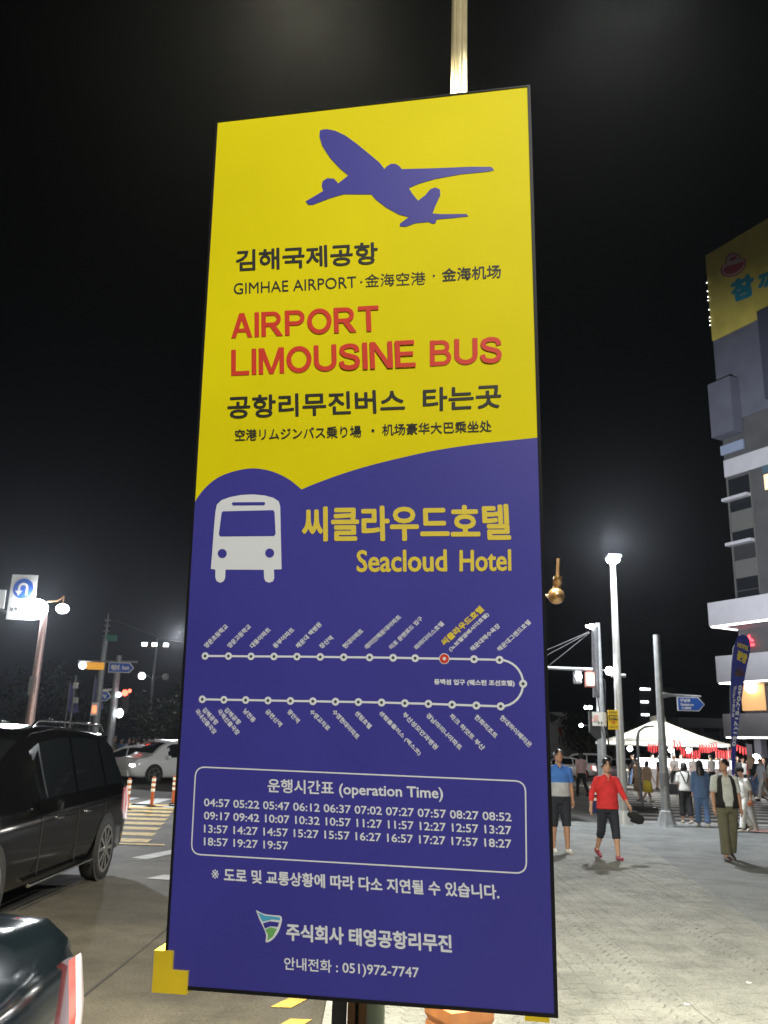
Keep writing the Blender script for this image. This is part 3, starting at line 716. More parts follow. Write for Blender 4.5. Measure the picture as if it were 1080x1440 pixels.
# taxi roof light seen above the white cars
# ================================================================== STREET POLES
def taper_pole(t, z1, r0, r1, m, z0=0, name='pole', parent=None):
    mb = MB(); mb.tube([(0, 0, z0), (0, 0, (z0+z1)/2), (0, 0, z1)], [r0, (r0+r1)/2, r1], m, 20); return mb.build(name, parent or t)
def rectp(mb, c, w, h, m, d=.03, ax=Vector((1, 0, 0)), n=Vector((0, -1, 0)), up=Vector((0, 0, 1))):
    o = Vector(c); mb.prism([(-w/2, -h/2), (w/2, -h/2), (w/2, h/2), (-w/2, h/2)], m, (o-n*d, ax, up, n), d)
def blink(t, parent, c, body, w, h, m, bold=0., lift=.004, name='lettering', rot=0.):
    """lettering centred on c, on a plate that faces -Y"""
    mb = MB(); c = Vector(c); ca, sa = math.cos(rot), math.sin(rot)
    f = lambda x, y, l: c+Vector((x*ca-y*sa, -lift-l, x*sa+y*ca))
    put_text(mb, body, (-w/2, -h/2), (w/2, -h/2), (-w/2, h/2), f, m, bold=bold)
    return mb.build(name, parent or t)
warm_pink = mat('pole_red_lit', (.55, .38, .36), .4, .5, noisy=.15)
signblue = mat('road_sign_blue', (.03, .12, .55), .4)
print_blue2 = mat('road_sign_print', (.8, .8, .82), .4)
# left mast with flood lamp, U-turn sign
b = P(62, 870, 28); B = Vector((b.x-.0, 28, RZ))
t = thing('traffic_mast', B, 'tall pole at far left with glaring flood lamp and U-turn sign on its arm', 'pole')
taper_pole(t, 5.5-RZ, .17, .10, warm_pink)
az = ZH(30, 865, 28)-RZ
mb = MB(); mb.tube([(0, 0, az-.1), (-3.2, 0, az+.35)], [.06, .05], steel, 12); mb.build('mast_arm', t)
fl = P(48, 856, 27.8)-B
mb = MB(); mb.box((fl.x-.30, -.10, fl.z-.20), (fl.x+.30, .08, fl.z+.20), dsteel, bev=.03); fo = mb.build('flood_lamp', t)
mb = MB(); mb.ball((fl.x, -.10, fl.z), .42, mat('flood_glare', (1, 1, 1), .5, emit=260, ecol=(.9, .95, 1)), 18, 10, (1, .35, .8)); mb.build('lens', fo)  # lens ball oversized and over-bright, the lamp's glare put into its shape
gl = P(88, 856, 28)-B
mb = MB(); mb.tube([(.05, 0, gl.z+.22), (.35, 0, gl.z+.25), (gl.x, 0, gl.z+.42)], .03, copper, 8); mb.tube([(gl.x, 0, gl.z+.42), (gl.x, 0, gl.z+.16)], .025, copper, 8); mb.build('globe_bracket', t)
mb = MB(); mb.ball((gl.x, 0, gl.z), .21, lampsoft, 18, 12, (1, 1, .78)); mb.build('globe', t)
bx_ = P(47, 965, 28)-B
mb = MB(); mb.box((bx_.x-.12, -.12, bx_.z-.3), (bx_.x+.12, .1, bx_.z+.3), steel, bev=.02); mb.build('control_box', t)
us = P(33, 836, 28)-B
mb = MB(); rectp(mb, (us.x, -.08, us.z-.1), .86, 1.5, white); up_ = mb.build('u_turn_plate', t)
mb = MB(); mb.add([(us.x+.34*math.cos(2*PI*i/28), -.086, us.z+.18+.34*math.sin(2*PI*i/28)) for i in range(28)], [tuple(range(28))[::-1]], signblue); mb.build('blue_disc', up_, fix=True)
mb = MB(); path_ = [(.13, -.2), (.13, .06)]+arc(0, .06, .13, .12, 0, 180, 10)+[(-.13, .06), (-.13, -.06)]
for q in strip(path_, .075): mb.add([(us.x+p.x, -.092, us.z+.16+p.y) for p in q], [(0, 1, 2, 3)], print_blue2)
mb.add([(us.x+x, -.092, us.z+.16+z) for x, z in ((-.25, -.05), (-.13, -.22), (-.01, -.05))], [(0, 1, 2)], print_blue2); mb.build('u_turn_arrow', up_)
blink(t, up_, (us.x, -.083, us.z-.52), '보행신호시', .7, .16, blk, .03)
w2 = P(2, 843, 28)-B
mb = MB(); rectp(mb, (w2.x-.2, -.08, w2.z), .7, .62, white); mb.build('white_plate', t)
# main far pole with banners and signals
B = Vector((P(143, 965, 41).x-.55, 41, RZ)); B = Vector((G(124, 1088).x*41/G(124, 1088).y, 41, RZ))
def pole_at(xb, yb, Y, z=RZ): p = P(xb, yb, Y); return Vector((p.x, Y, z))
B = pole_at(127, 1080, 40)
t = thing('signal_pole', B, 'tall grey pole left of the blue direction signs with yellow signal and ribbed top', 'pole')
zt = ZH(156, 880, 40)-RZ
taper_pole(t, zt-.6, .20, .12, steel)
mb = MB(); mb.tube([(0, 0, zt-.6), (0, 0, zt+.6)], [.06, .03], steel, 8)
for k in range(4): mb.tube([(-.14, 0, zt-.5+.25*k), (.14, 0, zt-.5+.25*k)], .04, steel, 6)
mb.build('ribbed_top', t)
def rel(px, py, Y, B): return P(px, py, Y)-B
g = rel(157, 897, 39.9, B)
mb = MB(); rectp(mb, g, .52, .28, mat('street_plate_green', (.03, .16, .10), .5)); mb.build('green_plate', t)
g = rel(134, 936, 39.8, B)
mb = MB(); mb.tube([(g.x-.9, .1, g.z+.22), (.2, .1, g.z+.2)], .05, steel, 8); mb.build('signal_arm', t)
mb = MB(); mb.box((g.x-.42, -.2, g.z-.17), (g.x+.38, .05, g.z+.15), mat('signal_amber', (.75, .33, .03), .5, emit=.55, ecol=(1, .45, .05)), bev=.03); so = mb.build('signal_housing', t)
mb = MB(); mb.ball((g.x-.62, -.12, g.z), .17, lampsoft, 12, 8); mb.build('signal_lamp', so)
g = rel(132, 997, 39.8, B)
mb = MB(); mb.box((g.x-.14, -.2, g.z-.3), (g.x+.18, .02, g.z+.3), white, bev=.03); po = mb.build('pedestrian_signal', t)
mb = MB(); mb.box((g.x-.07, -.23, g.z-.18), (g.x+.11, -.19, g.z+.14), mat('ped_red', (1, .2, .1), .5, emit=2.5, ecol=(1, .2, .08))); mb.build('red_lamp', po)
g = rel(129, 1071, 39.7, B)
mb = MB(); mb.ball(g, .24, mat('green_signal', (.02, .4, .2), .5, emit=.35, ecol=(.02, .7, .32)), 16, 10); mb.build('green_lamp', t)
# second pole
B = pole_at(149, 1086, 42.5, 0.0)
t = thing('signal_pole', B, 'grey pole with two blue direction signs and red signal, left of the traffic', 'pole')
zt = ZH(175, 922, 42.5); taper_pole(t, zt, .22, .15, steel)
mb = MB(); mb.tube([(0, 0, 0), (0, 0, .35)], [.36, .24], steel, 16); mb.build('foot', t)
def blue_sign(t, c, w, h, side, words, border=.035, kid='direction_sign'):
    c = Vector(c); k = h*.42
    def poly(m_): 
        a, b2 = w/2-m_, h/2-m_
        pts = [(-a, -b2), (a-k, -b2), (a, 0), (a-k, b2), (-a, b2)]
        return pts if side > 0 else [(-x, y) for x, y in pts][::-1]
    mb = MB(); mb.prism(poly(0), white, (c+Vector((0, .03, 0)), Vector((1, 0, 0)), Vector((0, 0, 1)), Vector((0, -1, 0))), .03); pl = mb.build(kid, t)
    mb = MB(); mb.prism(poly(border), signblue, (c+Vector((0, -.001, 0)), Vector((1, 0, 0)), Vector((0, 0, 1)), Vector((0, -1, 0))), .003); mb.build('blue_face', pl)
    for body, dx, dz, ww, hh in words: blink(t, pl, c+Vector((dx, -.003, dz)), body, ww, hh, print_blue2, .05)
    return pl
g = rel(171, 939, 42.3, B)
mb = MB(); mb.tube([(-1.3, .15, g.z+.32), (.9, .15, g.z+.34)], .05, steel, 8); mb.build('sign_arm', t)
pl = blue_sign(t, (g.x, -.26, g.z), 1.25, .50, 1, [('해운대', -.30, .0, .42, .26), ('Beach', .22, .0, .34, .2)])
g = rel(148, 979, 42.3, B)
mb = MB(); mb.tube([(g.x-.3, .1, g.z+.28), (0, .1, g.z+.36)], .07, white, 8); mb.build('sign_arm', t)
blue_sign(t, (g.x, -.3, g.z), .64, .46, 1, [('구남', -.05, .0, .32, .22)])
g = rel(176, 975, 42.3, B)
mb = MB(); mb.box((g.x-.14, -.2, g.z-.95), (g.x+.2, .05, g.z+.25), black, bev=.04); so = mb.build('signal_head', t)
mb = MB(); mb.ball((g.x, -.24, g.z+.02), .15, mat('signal_red', (1, .1, .08), .5, emit=7, ecol=(1, .09, .05)), 12, 8); mb.ball((g.x+.22, -.24, g.z+.12), .09, MT['signal_red'], 10, 6); mb.build('red_lamp', so)
g = rel(168, 1003, 42.3, B)
mb = MB(); mb.ball(g, .18, lampsoft, 12, 8, (1, 1, 1.2)); mb.build('round_lamp', t)
g = rel(167, 977, 42.3, B)
mb = MB(); mb.ball(g, .12, lampsoft, 12, 8); mb.build('round_lamp', t)
# purple banner flags
pur = mat('banner_purple', (.15, .13, .36), .7, noisy=.2, scale=4)
for px, py0, py1, Y, lab in ((92, 958, 1000, 46, 'purple banner flag furthest left, beyond the black car'), (127, 950, 996, 46, 'purple banner flag beside the tall ribbed pole')):
    B = pole_at(px-6, 1060, Y, 0); t = thing('banner_flag', B, lab, 'flag', 'purple banner flags')
    zt = ZH(px, py0, Y); taper_pole(t, zt, .035, .03, steel)
    zb = ZH(px, py1, Y); mb = MB(); mb.add([(0, .0, zt), (.18, .03, zt-.35), (.55, -.05, zb+.45), (.62, .08, zb), (.25, -.03, zb-.15), (0.02, 0, zb+.1)], [(0, 5, 1), (1, 5, 4), (1, 4, 2), (2, 4, 3)], pur)
    mb.build('banner', t)
B = pole_at(93, 1060, 45, 0); t = thing('slim_pole', B, 'slim grey pole with two small boxes between the purple banners', 'pole')
taper_pole(t, ZH(108, 950, 45), .06, .05, steel)
for yy in (964, 985):
    g = rel(105, yy, 44.9, B); mb = MB(); mb.box((g.x-.1, -.1, g.z-.14), (g.x+.12, .1, g.z+.16), white, bev=.03); mb.build('box', t)
# far light mast with three heads and two globes
B = pole_at(207, 1040, 62, 0); t = thing('street_lamp', B, 'distant mast with three lamp heads on a crossbar and two side globes', 'street lamp')
zt = ZH(224, 898, 62); taper_pole(t, zt, .15, .07, steel)
zc = ZH(222, 911, 62)
mb = MB(); mb.tube([(-.95, 0, zc), (.95, 0, zc)], .05, copper, 8); mb.build('crossbar', t)
for x in (-.85, -.12, .72):
    mb = MB(); mb.box((x-.2, -.2, zc+.05), (x+.2, .1, zc+.36), dsteel, bev=.02); h = mb.build('flood_lamp', t)
    mb = MB(); mb.box((x-.17, -.24, zc+.09), (x+.17, -.2, zc+.32), mat('far_flood', (1, 1, 1), .5, emit=14, ecol=(.93, .98, 1))); mb.build('lens', h)
zg = ZH(215, 951, 62)
for sg, mm in ((-1, lampsoft), (1, white)):
    mb = MB(); mb.tube([(0, 0, zg-.25), (sg*.4, 0, zg), (sg*.75, 0, zg+.02)], .035, steel, 8); mb.build('globe_arm', t)
    mb = MB(); mb.ball((sg*.85, 0, zg), .25, mm, 14, 10); mb.build('globe', t)
# white lamp column on the right, yellow notice
B = Vector((P(868, 1125, 22.4).x, 21.2, 0)); B = pole_at(876, 1134, 21.3, 0)
t = thing('street_lamp', B, 'tall white lamp column behind the woman in red, single bright head', 'street lamp')
ztp = ZH(851, 790, 21.3)
cream2 = mat('column_white', (.40, .40, .39), .4, .2, noisy=.1, scale=8)
taper_pole(t, ztp, .115, .072, cream2)
mb = MB(); mb.tube([(0, 0, 0), (0, 0, .3)], [.22, .15], cream2, 16); mb.build('foot', t)
mb = MB(); mb.tube([(0, 0, ztp), (-.02, -.1, ztp+.12)], .05, dsteel, 8); mb.box((-.18, -.3, ztp+.06), (.16, .12, ztp+.14), dsteel, bev=.02); hd = mb.build('lamp_head', t)
mb = MB(); mb.ball((-.02, -.12, ztp+.05), .17, mat('head_glow', (1, 1, 1), .5, emit=110, ecol=(.94, .98, 1)), 14, 8, (1, 1, .7)); mb.build('lens', hd)
g = rel(858, 943, 21.1, B)
mb = MB(); mb.ball((g.x, -.12, g.z), .10, lampglow, 12, 8); mb.build('side_lamp', t)
mb = MB(); mb.tube([(g.x+.1, 0, g.z-.12), (g.x+.26, -.05, g.z-.13)], .03, white, 8); mb.tube([(-.15, 0, g.z-.1), (.2, 0, g.z-.1)], .05, steel, 8); mb.build('lamp_bracket', t)
g = rel(864.5, 1012, 21.0, B)
ynote = mat('notice_yellow', (.80, .52, .01), .5)
mb = MB(); rectp(mb, (g.x, -.16, g.z), .25, .46, ynote, .02); nt_ = mb.build('notice_plate', t)
mb = MB(); rectp(mb, (g.x, -.163, g.z+.055), .22, .11, blk, .002); mb.build('dark_band', nt_)
blink(t, nt_, (g.x, -.160, g.z+.175), '주정차금지', .19, .06, blk, .03)
blink(t, nt_, (g.x, -.1635, g.z+.055), '견인지역', .19, .08, ynote, .03)
blink(t, nt_, (g.x, -.160, g.z-.06), '•390', .10, .06, red, .05)
blink(t, nt_, (g.x, -.160, g.z-.17), '해운대구청', .20, .045, blk, .02)
g = rel(844, 1011, 21.2, B)
mb = MB(); rectp(mb, (g.x, -.03, g.z), .34, .33, white, .015); wp = mb.build('white_placard', t)
mb = MB(); rectp(mb, (g.x-.08, -.034, g.z+.02), .12, .14, mat('faded_pink', (.75, .45, .40), .6), .002); rectp(mb, (g.x-.02, -.034, g.z-.09), .03, .05, blk, .002); rectp(mb, (g.x+.05, -.034, g.z-.09), .03, .05, blk, .002); mb.build('print', wp)
mb = MB(); mb.tube([(g.x-.17, 0, g.z+.1), (0, 0, g.z+.1)], .012, steel, 6); mb.build('placard_arm', t)
# traffic signal pole beside it
B = pole_at(849, 1126, 22.0, RZ); t = thing('signal_pole', B, 'grey traffic pole with black signal head and side arm, left of the white lamp column', 'pole')
zt = ZH(829, 876, 22.0)-RZ; taper_pole(t, zt, .135, .07, steel)
za = ZH(836, 942, 22)-RZ
mb = MB(); mb.tube([(0, 0, za), (-2.4, 0, za+.02)], [.05, .04], steel, 10); mb.tube([(0, 0, za), (.45, 0, za-.02)], .02, steel, 8); mb.build('mast_arm', t)
mb = MB(); mb.tube([(0, -.02, za-.05), (.12, -.1, za-.3), (.08, -.13, za-1.2), (.16, -.1, za-1.9)], .015, black, 6); mb.tube([(-.12, -.1, za-.4), (-.05, -.16, za-1.1), (.1, -.15, za-1.6)], .012, black, 6); mb.build('cable', t)
mb = MB(); mb.tube([(-.09, -.02, zt-1.9), (-.06, 0, zt-.1)], .1, dsteel, 10); mb.build('sleeve', t)
g = rel(832, 881, 21.9, B); mb = MB(); mb.ball(g, .075, lampglow, 12, 8); mb.ball(g+Vector((-.12, 0, .0)), .035, lampglow, 8, 6); mb.build('top_lamp', t)
g = rel(821, 952, 21.9, B)
mb = MB(); mb.box((g.x-.26, -.25, g.z-.18), (g.x-.08, -.02, g.z+.14), steel, bev=.03); so = mb.build('camera_box', t)
mb = MB(); mb.ball((g.x-.17, -.26, g.z+.0), .08, lampglow, 12, 8); mb.build('lamp', so)
mb = MB(); mb.box((g.x+.02, -.25, g.z-.25), (g.x+.24, -.05, g.z+.12), mat('pink_frame', (.6, .2, .15), .5), bev=.02); so = mb.build('lit_panel', t)
mb = MB(); rectp(mb, (g.x+.13, -.255, g.z-.07), .17, .28, mat('panel_glow', (1, .9, .8), .5, emit=3.5, ecol=(1, .90, .78)), .004); mb.build('lit_face', so)
for px in (824, 830):
    g = rel(px, 995, 21.9, B); mb = MB(); mb.ball(g, .045, lampglow, 10, 6); mb.build('small_lamp', t)
g = rel(817, 1020, 21.9, B); mb = MB(); mb.ball(g, .045, lampglow, 10, 6); mb.tube([g, (-.1, -.05, g.z)], .01, dsteel, 6); mb.build('small_lamp', t)
g = rel(834, 1020, 21.9, B)
mb = MB(); mb.prism([(-.13, .33), (.12, .33), (.16, -.30), (.05, -.35), (-.13, -.17)], black, (Vector((g.x, -.16, g.z)), Vector((1, 0, 0)), Vector((0, 0, 1)), Vector((0, -1, 0))), .12); so = mb.build('signal_head', t)
mb = MB(); mb.ball((g.x-.03, -.29, g.z+.12), .035, MT['signal_red'], 10, 6); mb.build('red_lamp', so)
# overhead wires from it
wire = mat('wire', (.16, .16, .17), .6)
for k, (a, b_) in enumerate(((P(829, 888, 22), P(772, 905, 22.5)), (P(829, 889, 22), P(772, 912, 22.5)), (P(829, 890, 22), P(772, 928, 22.5)))):
    mb = MB(); pts = [a.lerp(a+(b_-a)*5, i/8)-Vector((0, 0, .25*math.sin(PI*i/8))) for i in range(9)]
    pts[-1] = pts[-1]
    mb.tube(pts, .009, wire, 5); tag(mb.build('overhead_wire'), ['topmost', 'middle', 'lowest'][k]+' of the three wires fanning left from the traffic pole top', 'wire', 'overhead wires')
mb = MB(); a = P(-20, 850, 52); b_ = P(160, 872, 41); c_ = P(260, 905, 62); mb.tube([b_, b_.lerp(c_, .5)-Vector((0, 0, .1)), c_, c_+(c_-b_)*1.5], .018, wire, 5); tag(mb.build('overhead_wire'), 'thin wire sagging from the ribbed pole top towards the distant mast', 'wire')
# steel pole with the blue street-name sign
B = pole_at(937, 1152, 23.3, 0); B.y = 21.3; B = pole_at(937.5, 1158, 21.0, 0)
t = thing('sign_pole', B, 'thick plain steel pole on the pavement corner carrying a blue street sign', 'pole')
zt = ZH(927, 893, 21.0); taper_pole(t, zt, .108, .078, steel)
mb = MB(); ring_loft(mb, [(.25, 0), (.22, .06), (.14, .34), (.12, .36)], steel, 8, PI/8); mb.build('foot', t)
mb = MB(); mb.tube([(0, 0, ZH(934, 1105, 21)), (0, 0, ZH(934, 1087, 21))], .111, mat('pole_wrap', (.16, .16, .17), .8), 16); mb.build('pole_wrap', t)
g = rel(932, 977, 21, B)
mb = MB(); mb.tube([(.05, 0, g.z), (.3, 0, g.z+.0), (1.0, 0, g.z-.02)], [.10, .035, .03], steel, 10); mb.build('sign_arm', t)
g = rel(973, 990, 20.9, B)
blue_sign(t, (g.x, -.04, g.z), .66, .33, 1, [('구남로', -.14, .085, .26, .085), ('Gunam-ro', -.10, -.01, .32, .07), ('九南路', -.12, -.095, .24, .06)], .018)
mb = MB(); mb.tube([(g.x-.15, 0, g.z+.16), (g.x-.15, 0, g.z+.22)], .012, steel, 6); mb.tube([(g.x+.12, 0, g.z+.16), (g.x+.12, 0, g.z+.22)], .012, steel, 6); mb.build('sign_hanger', t)
# curved stand near the crossing
B = pole_at(903, 1127, 28.5, RZ); t = thing('curved_stand', B, 'slim grey stand with curved top on a dark foot, left of the street sign pole', 'stand')
zt = ZH(903, 1022, 28.5)-RZ
mb = MB(); mb.tube([(0, 0, 0), (-.05, 0, zt*.55), (-.06, 0, zt-.45), (.0, 0, zt-.15), (.2, 0, zt), (.5, 0, zt+.03)], .045, steel, 12); mb.build('tube', t)
mb = MB(); mb.box((-.4, -.2, 0), (.45, .2, .12), dsteel, bev=.02); mb.build('foot', t)
# delineator posts
orp = mat('delineator_orange', (.75, .16, .03), .5, noisy=.1)
refl = mat('reflective_white', (.85, .83, .72), .35, emit=.35, ecol=(1, .95, .75))  # faint emission, reflected light put into the band material
t = thing('delineator_post', G(178, 1139, RZ), 'orange reflective road post nearest the black car', 'road post', 'orange delineator posts on the hatching')
mb = MB(); mb.tube([(0, 0, 0), (0, 0, .03)], .11, rubber, 14); mb.build('foot', t)
mb = MB(); mb.tube([(0, 0, .03), (0, 0, .72), (0, 0, .76)], [.045, .042, .03], orp, 14); pst = mb.build('post', t)
for z in (.38, .51, .64):
    mb = MB(); mb.tube([(0, 0, z), (0, 0, z+.075)], .052, refl, 14); mb.build('reflective_band', pst)
for px, lab in ((213, 'middle one of the three orange reflective road posts'), (243, 'orange reflective road post against the board edge')):
    c = copy_tree(t); c.location = G(px, 1134 if px == 213 else 1131, RZ); c['label'] = lab
# striped barrier drum by the crossing
B = pole_at(836, 1122, 27, RZ); t = thing('striped_post', B, 'orange and white striped warning post left of the woman in red', 'road post')
mb = MB(); mb.tube([(0, 0, 0), (0, 0, .8)], .14, mat('post_blue', (.05, .06, .3), .5), 14); mb.build('body', t)
for z in (.35, .52, .69):
    mb = MB(); mb.tube([(0, 0, z), (0, 0, z+.07)], .15, refl, 14); mb.tube([(0, 0, z+.071), (0, 0, z+.12)], .148, orp, 14); mb.build('stripe', t)
# white bollard on the right
B = G(1062, 1168); t = thing('bollard', B, 'leaning white bollard with orange collar at the right edge of the pavement', 'bollard')
mb = MB(); mb.tube([(0, 0, 0), (-.09, 0, .62)], [.085, .075], cream2, 16); mb.build('shaft', t)
mb = MB(); mb.tube([(-.079, 0, .55), (-.091, 0, .63)], .083, orp, 16); mb.build('collar', t)
for px, lab in ((813, 'dark bollard in front of the white cars behind the man in blue'), (882, 'dark bollard in front of the pale car beyond the lamp column')):
    B = pole_at(px, 1094, 50, 0); mb = MB(); mb.tube([(0, 0, 0), (0, 0, 1.0), (0, 0, 1.06)], [.11, .10, .05], dsteel, 12); mb.tube([(0, 0, .7), (0, 0, .8)], .112, refl, 12)
    o = mb.build('bollard'); o.location = B; tag(o, lab, 'bollard', 'dark bollards')
# bag on the ground
mb = MB(); mb.ball((0, 0, .1), .14, black, 12, 8, (1.2, .7, .75)); o = mb.build('bag'); o.location = G(1046, 1167); tag(o, 'small black bag left on the pavement beside the white bollard', 'bag')

# ================================================================== FEATHER BANNER
cf = lambda x, y: (1020+x/5.15, 900+y/5.15)
FY = 20.2
B = pole_at(1032, 1150, FY, 0)
t = thing('feather_banner', B, 'tall blue feather banner with yellow and white lettering leaning before the building', 'banner')
navy = mat('banner_blue', (.03, .04, .30), .6, noisy=.08, scale=4)
mb = MB(); out = []
Lf = catmull([(48,1000),(45,800),(42,600),(38,400),(43,200),(60,60),(85,-15),(110,-38)], 4); Rt = catmull([(66,1000),(82,750),(103,560),(132,330),(155,200),(182,60),(172,-10),(140,-35),(110,-38)], 4)
def fl3(x, y, l=0.): p = P(*cf(x, y), FY-l); return p-B
n = 30
def samp(c, u): 
    i = u*(len(c)-1); k = min(int(i), len(c)-2); f = i-k; return (c[k][0]+(c[k+1][0]-c[k][0])*f, c[k][1]+(c[k+1][1]-c[k][1])*f)
vs = []
for i in range(n+1):
    u = i/n; a, b_ = samp(Lf, u), samp(Rt, u)
    for s_ in (0, .33, .66, 1.): vs.append(fl3(a[0]+(b_[0]-a[0])*s_, a[1]+(b_[1]-a[1])*s_, .0))
mb.add(vs, [(4*i+j, 4*i+j+1, 4*i+j+5, 4*i+j+4) for i in range(n) for j in range(3)], navy); ban = mb.build('banner_cloth', t)
mb = MB(); mb.tube([(0, .02, 0), fl3(50, 900, -.02), fl3(36, 400, -.02), fl3(58, 60, -.02), fl3(108, -40, -.02)], .014, black, 8); mb.build('pole', t)
mb = MB(); mb.tube([(0, .02, 0), (0, .02, .1)], .2, black, 14); mb.build('foot', t)
def bt(body, BL, BR, TL, m, bold):
    mb = MB(); put_text(mb, body, BL, BR, TL, lambda x, y, l: fl3(x, y, l), m, bold=bold, lift=.006); mb.build('lettering', t)
bt('HOTEL', (86, 48), (166, 82), (92, 15), gold, .05)
bt('분양', (80, 140), (150, 178), (92, 66), gold, .05)
bt('051)715-7040', (80, 772), (128, 330), (48, 768), print_blue2, .05)
bt('HOTEL', (66, 420), (82, 330), (50, 418), print_blue2, .03)
bt('분양문의', (64, 560), (74, 430), (46, 558), print_blue2, .03)
mb = MB()
for k, a in enumerate((-60, -30, 0, 30, 60)):
    ca, sa = math.cos(R(a)), math.sin(R(a)); ln = 95-abs(a)*.5
    q = [(0, 0), (9, -ln*.5), (0, -ln), (-9, -ln*.5)]
    mb.add([fl3(102+(x*ca-y*sa)*.8, 265+(x*sa+y*ca), .006+.001*k) for x, y in q], [(0, 1, 2, 3)], copper)
mb.build('leaf_emblem', t)

# ================================================================== HOTEL BUILDING
BD = Vector((.47, -.883, 0)).normalized(); BN = Vector((-.883, -.47, 0)).normalized(); BO = Vector((25.45, 60, 0))
def Fs(px, py, off=0.):
    d = ray(px, py); o = BO+BN*off; tt = (o-Vector((0, 0, HC))).dot(BN)/d.dot(BN); p = Vector((0, 0, HC))+d*tt
    return ((p-o).dot(BD), p.z)
def F3(s, z, off=0.): return BO+BD*s+BN*off+Vector((0, 0, z))-BO
bld = thing('building', BO, 'tall grey hotel tower with white balcony slabs and yellow advert near its top', 'building')
conc = mat('tower_concrete', (.075, .075, .08), .8, noisy=.15, scale=.8)
conc2 = mat('tower_bluegrey', (.10, .105, .14), .8, noisy=.12, scale=.8)
slabm = mat('balcony_white', (.50, .50, .54), .7, noisy=.06, scale=1.2)
dpan = mat('dark_glazing', (.015, .017, .02), .15)
gpan = mat('grey_panel', (.12, .12, .115), .6, noisy=.06)
def fbox(mb, s0, s1, z0, z1, o0, o1, m):
    vs = [F3(s, z, o) for z in (z0, z1) for s, o in ((s0, o0), (s1, o0), (s1, o1), (s0, o1))]
    mb.add(vs, [(0,3,2,1),(4,5,6,7),(0,1,5,4),(1,2,6,5),(2,3,7,6),(3,0,4,7)], m)
zz = lambda py: Fs(1015, py)[1]
ztop = Fs(1003, 357)[1]
mb = MB(); fbox(mb, 0, 16, 3.9, ztop, -14, 0, conc); mb.build('tower_wall', bld, fix=True)
# upper part: yellow advert with blue-grey wall
ayel = mat('advert_yellow', (.55, .46, .10), .6, noisy=.12, scale=.9)
s1 = 9.
zy0 = Fs(1010, 478)[1]; 
mb = MB(); fbox(mb, -.02, s1, zy0, ztop+.05, .01, .25, ayel); adv = mb.build('advert_panel', bld, fix=True)
mb = MB(); fbox(mb, -.02, s1, Fs(1014, 600)[1], zy0-.02, .01, .15, conc2); mb.build('upper_wall', bld, fix=True)
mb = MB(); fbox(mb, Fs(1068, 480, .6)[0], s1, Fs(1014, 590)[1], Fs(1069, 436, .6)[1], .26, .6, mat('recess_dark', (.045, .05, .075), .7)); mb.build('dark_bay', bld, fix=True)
def ftext(body, BL, BR, TL, m, bold, off=.27):
    a, b_, c_ = Fs(*BL, off), Fs(*BR, off), Fs(*TL, off)
    mb = MB(); put_text(mb, body, a, b_, c_, lambda x, y, l: F3(x, y, off+l*20), m, bold=bold); mb.build('lettering', adv)
teal = mat('advert_teal', (.02, .22, .30), .5)
ftext('참', (1030, 427), (1063, 414), (1026, 396), teal, .07)
ftext('깨', (1066, 413), (1099, 400), (1065, 385), teal, .07)
def fpoly(pts, m, off, name='emblem', par=None):
    q = [Fs(x, y, off) for x, y in pts]; mb = MB(); mb.add([F3(s, z, off) for s, z in q], [tuple(range(len(q)))], m); return mb.build(name, par or adv, fix=False)
erd = mat('emblem_red', (.35, .06, .09), .6); epk = mat('emblem_pink', (.48, .36, .34), .6)
cb = lambda x, y: (980+x/4.5, 320+y/4.5)
blob = [(148,265),(160,243),(180,228),(182,195),(200,170),(235,160),(265,170),(280,195),(305,200),(312,225),(300,260),(270,290),(230,310),(190,312),(158,298)]
bl_ = catmull(blob+[blob[0]], 3)[:-1]; cxx, cyy = 230, 240
em = fpoly([cb(*p) for p in bl_], erd, .272)
fpoly([cb(cxx+(x-cxx)*.88, cyy+(y-cyy)*.88) for x, y in bl_], epk, .276, 'emblem_inner', em)
fpoly([cb(*p) for p in catmull([(165,268),(190,245),(240,232),(295,215),(290,245),(262,275),(220,295),(180,292),(165,268)], 3)[:-1]], erd, .280, 'emblem_band', em)
fpoly([cb(*p) for p in catmull([(205,205),(215,190),(240,182),(258,195),(240,200),(222,212),(205,205)], 2)[:-1]], erd, .280, 'emblem_mark', em)
# little white lights up the left edge of the tower
for k, yy in enumerate((392, 404, 412, 417, 430, 441, 446, 452)):
    s_, z_ = Fs(1004+(yy-392)*.08, yy, .3); mb = MB(); mb.ball(F3(-.05, z_, .3), .032, lampsoft, 8, 6); mb.build('edge_light', bld)
# projecting box below the advert
def proj_box(name, px, ytop, ybot, s_end, m, out=2.0, th=None):
    """slab whose left outer corner is seen at px"""
    lo, hi = 0.2, 6.0
    for _ in range(40):                       # find how far it must stand out so that its corner falls at px
        o = (lo+hi)/2; s_, z_ = Fs(px, (ytop+ybot)/2, o)
        if s_ > -.02: lo = lo; hi = o
        else: lo = o
    return o
def out_for(px, py):
    best = None
    for i in range(1, 200):
        o = i*.03; s_, z_ = Fs(px, py, o)
        if best is None or abs(s_+.02) < best[0]: best = (abs(s_+.02), o)
    return best[1]
def slab(name, px, y0, y1, m, s_end=14., back=0.):
    o = out_for(px, (y0+y1)/2)
    z1 = Fs(px, y0, o)[1]; z0 = Fs(px, y1, o)[1]
    mb = MB(); fbox(mb, -.02, s_end, z0, z1, back, o, m); ob = mb.build(name, bld, fix=True); return ob, o, z0, z1
slab('projecting_bay', 998, 540, 617, conc2, 2.0, .16)
slab('balcony_slab', 1013, 628, 641, mat('slab_blue', (.25, .30, .42), .6), 2.0, .16)
slab('balcony_slab', 1018, 648, 672, slabm, 14.)
